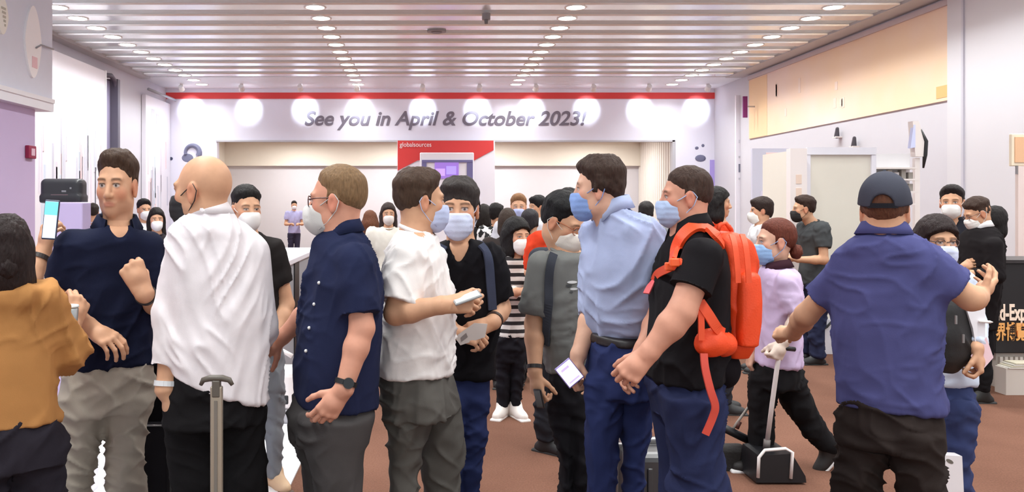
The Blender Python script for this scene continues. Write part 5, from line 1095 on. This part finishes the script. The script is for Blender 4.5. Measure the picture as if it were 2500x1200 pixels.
S = Shape(); S.box(W(1765, 1100, 5.1) - np.array([0, 0, .06]), (.14, .06, .10), rd=.03); V, Q = S.mesh(.012); mesh_np('bristles', V - ro, Q, mat('dark_bristle', (30, 26, 26), .8, bump=.6, scale=80), r)
# ---- black backpack carried by the woman, her papers and white bag
dq = 4.05; x0 = W(2325, 0, dq)[0]; r = empty('backpack', (x0, dq, 0)); tag(r, 'large black backpack hugged by the woman in glasses', 'backpack'); ro = np.array([x0, dq, 0])
S = Shape(); S.loft(rings_px([(716,2286,2336),(740,2278,2362),(790,2274,2378),(840,2274,2382),(880,2276,2370),(906,2280,2330)], dq, 20, .55), math.radians(20), n=2.6, cap=.03); V, Q = S.mesh(.008); V = wrinkle(V, Q, .014, ((40, 4, 13, 1), (-50, 4, 13, 1)), 5); mesh_np('pack', V - ro, Q, mat('black_nylon', (20, 18, 20), .6, bump=.2), r)
for i, (a, b) in enumerate(((2334, 780), (2352, 826))): boxo('zip_pull', tuple(W(a, b, dq - .16) - ro - np.array([.004, .004, .02])), tuple(W(a, b, dq - .16) - ro + np.array([.004, .004, .02])), M_gt, r)
tubeo('top_loop', [tuple(W(2300, 720, dq) - ro), tuple(W(2312, 706, dq) - ro), tuple(W(2326, 720, dq) - ro)], .008, M_black, r, 6)
sheet('pink_leaflet', 'pale pink leaflet below the raised hand of the woman in glasses', 'leaflet', [(2370, 868), (2408, 822), (2425, 872), (2388, 914)], 4.0, (240, 206, 214))
sheet('white_paper', 'white rolled paper held against the black backpack', 'paper', [(2356, 752), (2402, 746), (2402, 830), (2380, 850), (2372, 800)], 4.02, (236, 232, 238), .02)
r = empty('pointer_pen', W(2410, 784, 4.0)); tag(r, 'short white pen sticking out beside the white paper', 'pen'); tubeo('barrel', [(-.04, 0, .0), (.016, 0, -.003)], .007, M_wp, r, 8); tubeo('tip', [(.016, 0, -.003), (.028, 0, -.0035)], [.006, .002], M_wp, r, 8)
db = 4.1; r = empty('paper_bag', (W(2319, 0, db)[0], db, 0)); tag(r, 'white paper bag with a handle hole beside the blue jeans', 'bag'); zt = HC - (1106 - CY) * db / F
bm = bmesh.new(); hw = .046; zl = zt - .34
prism(bm, [(-hw, zt), (hw - .004, zt - .005), (hw + .012, zl), (-hw - .006, zl)], 'y', -.03, .03); obj('bag_body', bm, mat('bag_paper', (236, 230, 234), .6), r)
bm = bmesh.new(); prism(bm, [(-.02 + .018 * math.cos(t), zt - .03 + .010 * math.sin(t) - .4 * .018 * math.cos(t)) for t in np.linspace(0, 2 * math.pi, 17)[:-1]], 'y', -.0315, -.0295); obj('handle_hole', bm, mat('hole_dark', (110, 104, 96), .7), r)
tubeo('string', [(-.034, 0, zt), (-.036, 0, zt + .14)], .006, mat('bag_string', (170, 166, 168), .7), r, 6)
# ---- shoulder straps of two small backpacks
def small_pack(label, key, rgb, strappts, body, dd):
    d_ = dd; x = W(body[0], 0, d_)[0]; r = empty('backpack', (x, d_, 0)); tag(r, label, 'backpack'); ro = np.array([x, d_, 0])
    S = Shape(); S.box(W(body[0], body[1], d_ + body[2]), (.13, .07, .21), rd=.06); V, Q = S.mesh(.012); mesh_np('pack', V - ro, Q, cloth(rgb), r)
    for pts in strappts: hug('shoulder_strap', PPL[key][0], ro, pts, .040, .010, cloth(rgb), r)
small_pack('slate grey backpack on the shoulders of the V-neck man', 'vneck', (62, 66, 84), [[(1172, 600), (1182, 612), (1190, 632), (1194, 660), (1196, 690), (1198, 720), (1200, 755)], [(1086, 602), (1078, 612), (1074, 634), (1074, 660), (1078, 700)]], (1130, 690, .25), 3.75)
small_pack('charcoal backpack on the shoulders of the grey tee man', 'grey_tee', (58, 60, 68), [[(1350, 622), (1344, 640), (1340, 665), (1338, 700), (1338, 740), (1337, 790), (1336, 840)]], (1350, 700, .28), 4.05)
gr, gi = PPL['grey_tee']
for i, (a, b, w_, h_, c_) in enumerate(((1396, 688, .026, .007, (214, 214, 214)), (1388, 697, .016, .006, (60, 60, 62)), (1400, 705, .020, .006, (200, 200, 202)), (1394, 713, .010, .005, (70, 70, 72)))):
    p, n = surf(gr, a, b); bm = bmesh.new(); bmesh.ops.create_circle(bm, cap_ends=True, segments=12, radius=1.0); R = frame3((0, 0, 1), tuple(n))
    for v in bm.verts: v.co = Vector(p - gi['xy'] + n * .005) + R @ Vector((v.co.x * w_, v.co.y * h_, 0))
    obj('shirt_print', bm, mat('tee_print', c_, .7), gr)
for a, b in ((780, 690), (768, 742), (756, 800), (748, 856)):
    g2, i2 = PPL['glasses']; p, n = surf(g2, a, b); bm = bmesh.new(); bmesh.ops.create_uvsphere(bm, u_segments=10, v_segments=6, radius=.0065)
    for v in bm.verts: v.co = v.co + Vector(p - i2['xy'] + n * .002)
    obj('button', bm, mat('shirt_button', (225, 222, 220), .4), g2, True)
# ------------------------------------------------------------------ counters, kiosks and boards in the hall
struct(boxo('floor_white_inlay', (-5.55, 2.4, 0), (-.78, 6.95, .012), mat('white_gloss_floor', (232, 230, 236), .25)))
dk = 4.6; r = empty('kiosk', (W(163, 0, dk)[0], dk, 0)); tag(r, 'lavender information kiosk with white base behind the navy polo', 'kiosk'); hw = .105
boxo('panel', (-hw, -.04, .55), (hw, .08, HC + (CY - 493) * dk / F), M_lav, r, .008); boxo('base', (-hw - .02, -.06, 0), (hw + .02, .14, .55), M_white, r, .01)
r = empty('scanner', (W(152, 0, dk)[0], dk + .02, HC + (CY - 494) * dk / F)); tag(r, 'black rounded scanner box standing on the lavender kiosk', 'scanner'); S = Shape(); hx_ = .118
S.box((0, 0, .066), (hx_, .05, .068), rd=.03); S.box((0, 0, .02), (hx_, .05, .022), .01, rd=.006); V, Q = S.mesh(.006); mesh_np('housing', V, Q, mat('scanner_black', (40, 38, 44), .4), r)
boxo('printed_line', (-.05, -.0515, .040), (.045, -.049, .045), mat('print_rose', (120, 92, 100), .5), r); boxo('printed_mark', (.01, -.0515, .058), (.035, -.049, .068), mat('print_light', (130, 128, 134), .5), r); boxo('indicator', (.055, -.0515, .075), (.065, -.049, .085), mat('print_light', (130, 128, 134), .5), r)
r = empty('counter', (-1.42, 7.5, 0)); tag(r, 'grey chest-high counter with white top beyond the navy short-sleeved shirt', 'counter')
boxo('cabinet', (-.28, -1.0, 0), (.28, 1.1, 1.13), mat('counter_grey', (158, 160, 168), .5), r, .01); boxo('top', (-.31, -1.04, 1.13), (.31, 1.14, 1.18), M_white, r, .01)
boxo('black_corner', (.26, -.35, .3), (.29, -.1, 1.12), M_black, r)
r = empty('cleaning_robot', (W(690, 0, 6.25)[0], 6.25, .0)); tag(r, 'low white machine with black openings by the grey counter', 'machine')
boxo('body', (-.12, -.15, .10), (.12, .15, .40), M_wp, r, .05); boxo('opening', (-.06, -.155, .27), (.02, -.14, .33), M_black, r, .01); boxo('opening', (.0, -.155, .15), (.07, -.14, .22), M_black, r, .01); boxo('base', (-.14, -.17, .01), (.14, .17, .11), mat('machine_grey', (170, 168, 172), .5), r, .02)
tubeo('hoop', [(-.09, -.1, .38), (-.06, -.1, .50), (.02, -.1, .54), (.09, -.1, .50)], .018, M_wp, r, 8)
# cream kiosk and pilaster by the right wall
dk = 9.0; r = empty('booth_cabinet', (W(2050, 0, dk)[0], dk, 0)); tag(r, 'tall plain cream booth cabinet beside the dark cap', 'cabinet'); a, b = (1972 - 2050) * dk / F, (2132 - 2050) * dk / F; zt = HC + (CY - 362) * dk / F
boxo('carcass', (a, 0, 0), (b, 1.2, zt), M_cream, r); boxo('head_rail', (a - .02, -.03, zt - .07), (b + .02, .0, zt + .01), M_white, r); boxo('side_rail', (b - .03, -.024, 0), (b + .02, 0, zt - .072), M_white, r); boxo('side_rail', (a - .02, -.024, 0), (a + .02, 0, zt - .072), M_white, r); boxo('plinth', (a + .08, -.05, .0), (b, -.02, .38), M_white, r)
tubeo('cable', [(a + .14, -.07, .36), (a + .12, -.08, .26), (a + .17, -.08, .30), (a + .24, -.07, .37)], .012, M_black, r, 6)
dk = 8.85; r = empty('pilaster_panel', (W(1950, 0, dk)[0], dk, 0)); tag(r, 'slim white panel with faint pink marks beside the cream cabinet', 'panel'); boxo('panel', (-.09, 0, 0), (.09, .1, HC + (CY - 362) * dk / F), mat('pinkish_white', (244, 234, 232), .6), r)
for py in (437, 470): boxo('printed_mark', (-.03, -.004, HC + (CY - py) * dk / F - .05), (.03, 0, HC + (CY - py) * dk / F + .05), mat('peach_print', (240, 214, 198), .6), r)
dk = 12.0; r = empty('notice_board', (W(1890, 0, dk)[0], dk, 0)); tag(r, 'pale lavender notice board with a small pink mark behind the young man', 'board'); boxo('board', (-.32, 0, 0), (.30, .05, HC + (CY - 362) * dk / F), mat('pale_lavender', (212, 212, 230), .6), r); boxo('mark', (-.12, -.006, HC + (CY - 388) * dk / F), (.12, 0, HC + (CY - 372) * dk / F), mat('pale_pink', (252, 224, 220), .5), r); boxo('sheet', (-.2, -.006, HC + (CY - 510) * dk / F), (.05, 0, HC + (CY - 466) * dk / F), mat('sheet_lilac', (226, 220, 240), .6), r)  # the mark on the board is plain pale pink
# shelf of small goods and a sign arm on the right wall
dk = 10.0; r = empty('goods_shelf', (W(2190, 0, dk)[0], dk, 0)); tag(r, 'white shelf unit with small goods behind the dark cap', 'shelf'); q = lambda px: (px - 2190) * dk / F; z = lambda py: HC + (CY - py) * dk / F
boxo('back', (q(2134), .2, 0), (q(2245), .24, z(372)), mat('shelf_back', (214, 212, 216), .6), r)
for py in (412, 440, 470, 500): boxo('board', (q(2134), 0, z(py)), (q(2245), .22, z(py) + .02), M_wp, r)
rg = random.Random(9)
for i in range(12):
    px = 2138 + (i % 6) * 17; py = 440 if i < 6 else 470; h = rg.uniform(.06, .12); o = boxo('small_box', (0, 0, 0), (.055, .09, h), mat('goods', rg.choice([(150, 144, 138), (170, 160, 168), (120, 114, 108), (196, 188, 190)]), .6), None, .004); o.location = (W(px, 0, dk)[0], dk + .04, z(py) + .02); tag(o, 'small grey goods box standing on the white shelf', 'box', 'goods on the white shelf')
dk = 11.0; r = empty('sign_post', (W(2240, 0, dk)[0], dk, 0)); tag(r, 'upright white sign post with tilted lamp head behind the dark cap', 'sign post'); q = lambda px: (px - 2240) * dk / F; z = lambda py: HC + (CY - py) * dk / F
boxo('post', (q(2234), 0, 0), (q(2246), .06, z(385)), M_wp, r); prismo('head', [(q(2225), z(296)), (q(2240), z(296)), (q(2254), z(345)), (q(2252), z(382)), (q(2232), z(382)), (q(2228), z(340))], 'y', -.03, .08, M_wp, r); prismo('face', [(q(2219), z(362)), (q(2227), z(305)), (q(2231), z(305)), (q(2231), z(360))], 'y', -.035, .03, mat('sign_blue', (206, 212, 248), .4), r)
tubeo('black_arm', [(q(2246), -.02, z(316)), (q(2258), -.02, z(345)), (q(2256), -.02, z(378)), (q(2252), -.02, z(410))], [.012, .03, .03, .012], M_black, r, 8)
for i, (px, py, lb) in enumerate(((2053, 324, 'small black camera high on the white wall above the cream cabinet'), (2095, 347, 'small black camera on a white bracket just above the cream cabinet'))):
    dk = dR(px); r = empty('wall_camera', (XR, dk, HC + (CY - py) * dk / F)); tag(r, lb, 'camera'); boxo('bracket', (-.14, -.06, -.11), (0, .10, -.08), M_wp, r); S = Shape(); S.cone((-.09, 0, -.07), (-.09, -.02, .09), .055, .035); V, Q = S.mesh(.012); mesh_np('housing', V, Q, mat('camera_black', (70, 66, 74), .4), r)
dk = 9.6; r = empty('framed_picture', (W(2488, 0, dk)[0], dk, 0)); tag(r, 'orange framed picture on a pale pink stand at the hall edge', 'picture'); q = lambda px: (px - 2488) * dk / F; z = lambda py: HC + (CY - py) * dk / F
boxo('frame', (q(2470), 0, z(405)), (q(2540), .05, z(326)), mat('cream_frame', (246, 232, 208), .5), r, .01); boxo('picture', (q(2477), -.01, z(396)), (q(2534), .0, z(334)), mat('orange_picture', (238, 190, 150), .5), r); boxo('stand', (q(2486), .0, 0), (q(2530), .05, z(405)), mat('pinkish_white', (238, 220, 216), .6), r); boxo('hook', (q(2480), -.01, z(425)), (q(2484), .01, z(404)), M_gt, r)
# black counter with gold lettering
dk = 7.3; r = empty('black_counter', (W(2430, 0, dk)[0], dk, 0)); tag(r, 'black counter with white and gold lettering beside the suited man', 'counter'); z = lambda py: HC + (CY - py) * dk / F
boxo('front', (0, 0, z(862)), (1.4, .5, z(642)), M_black, r, .01); boxo('top', (-.02, -.02, z(642)), (1.42, .52, z(642) + .03), mat('counter_top', (48, 44, 46), .4), r)
k = dk / F
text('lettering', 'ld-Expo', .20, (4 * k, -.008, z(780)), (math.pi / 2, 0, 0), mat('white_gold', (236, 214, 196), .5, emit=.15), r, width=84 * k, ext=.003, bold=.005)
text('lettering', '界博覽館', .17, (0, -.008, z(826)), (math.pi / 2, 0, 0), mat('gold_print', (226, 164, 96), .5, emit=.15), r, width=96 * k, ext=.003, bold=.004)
boxo('base', (.04, .05, .0), (1.36, .45, z(862)), mat('base_beige', (206, 196, 188), .6), r)
for i in range(9): boxo('flute', (.06 + i * .045, .025, .02), (.085 + i * .045, .055, z(872)), mat('flute_beige', (222, 212, 204), .6), r)
r = empty('leaflet_pile', (W(2478, 0, 7.1)[0], 7.08, 0)); tag(r, 'loose pale leaflets stacked at the foot of the black counter', 'leaflets')
for i in range(4): boxo('leaflet', (-.10 + .02 * i, -.05, z(872) - .045 + .012 * i), (.16 + .02 * i, .10, z(872) - .036 + .012 * i), mat('leaflet_paper', ((240, 236, 228), (226, 218, 196))[i % 2], .7), r)
boxo('rack', (-.12, -.04, 0), (.2, .1, z(872) - .045), mat('rack_beige', (214, 204, 196), .6), r)
# low white bench by the cream cabinet
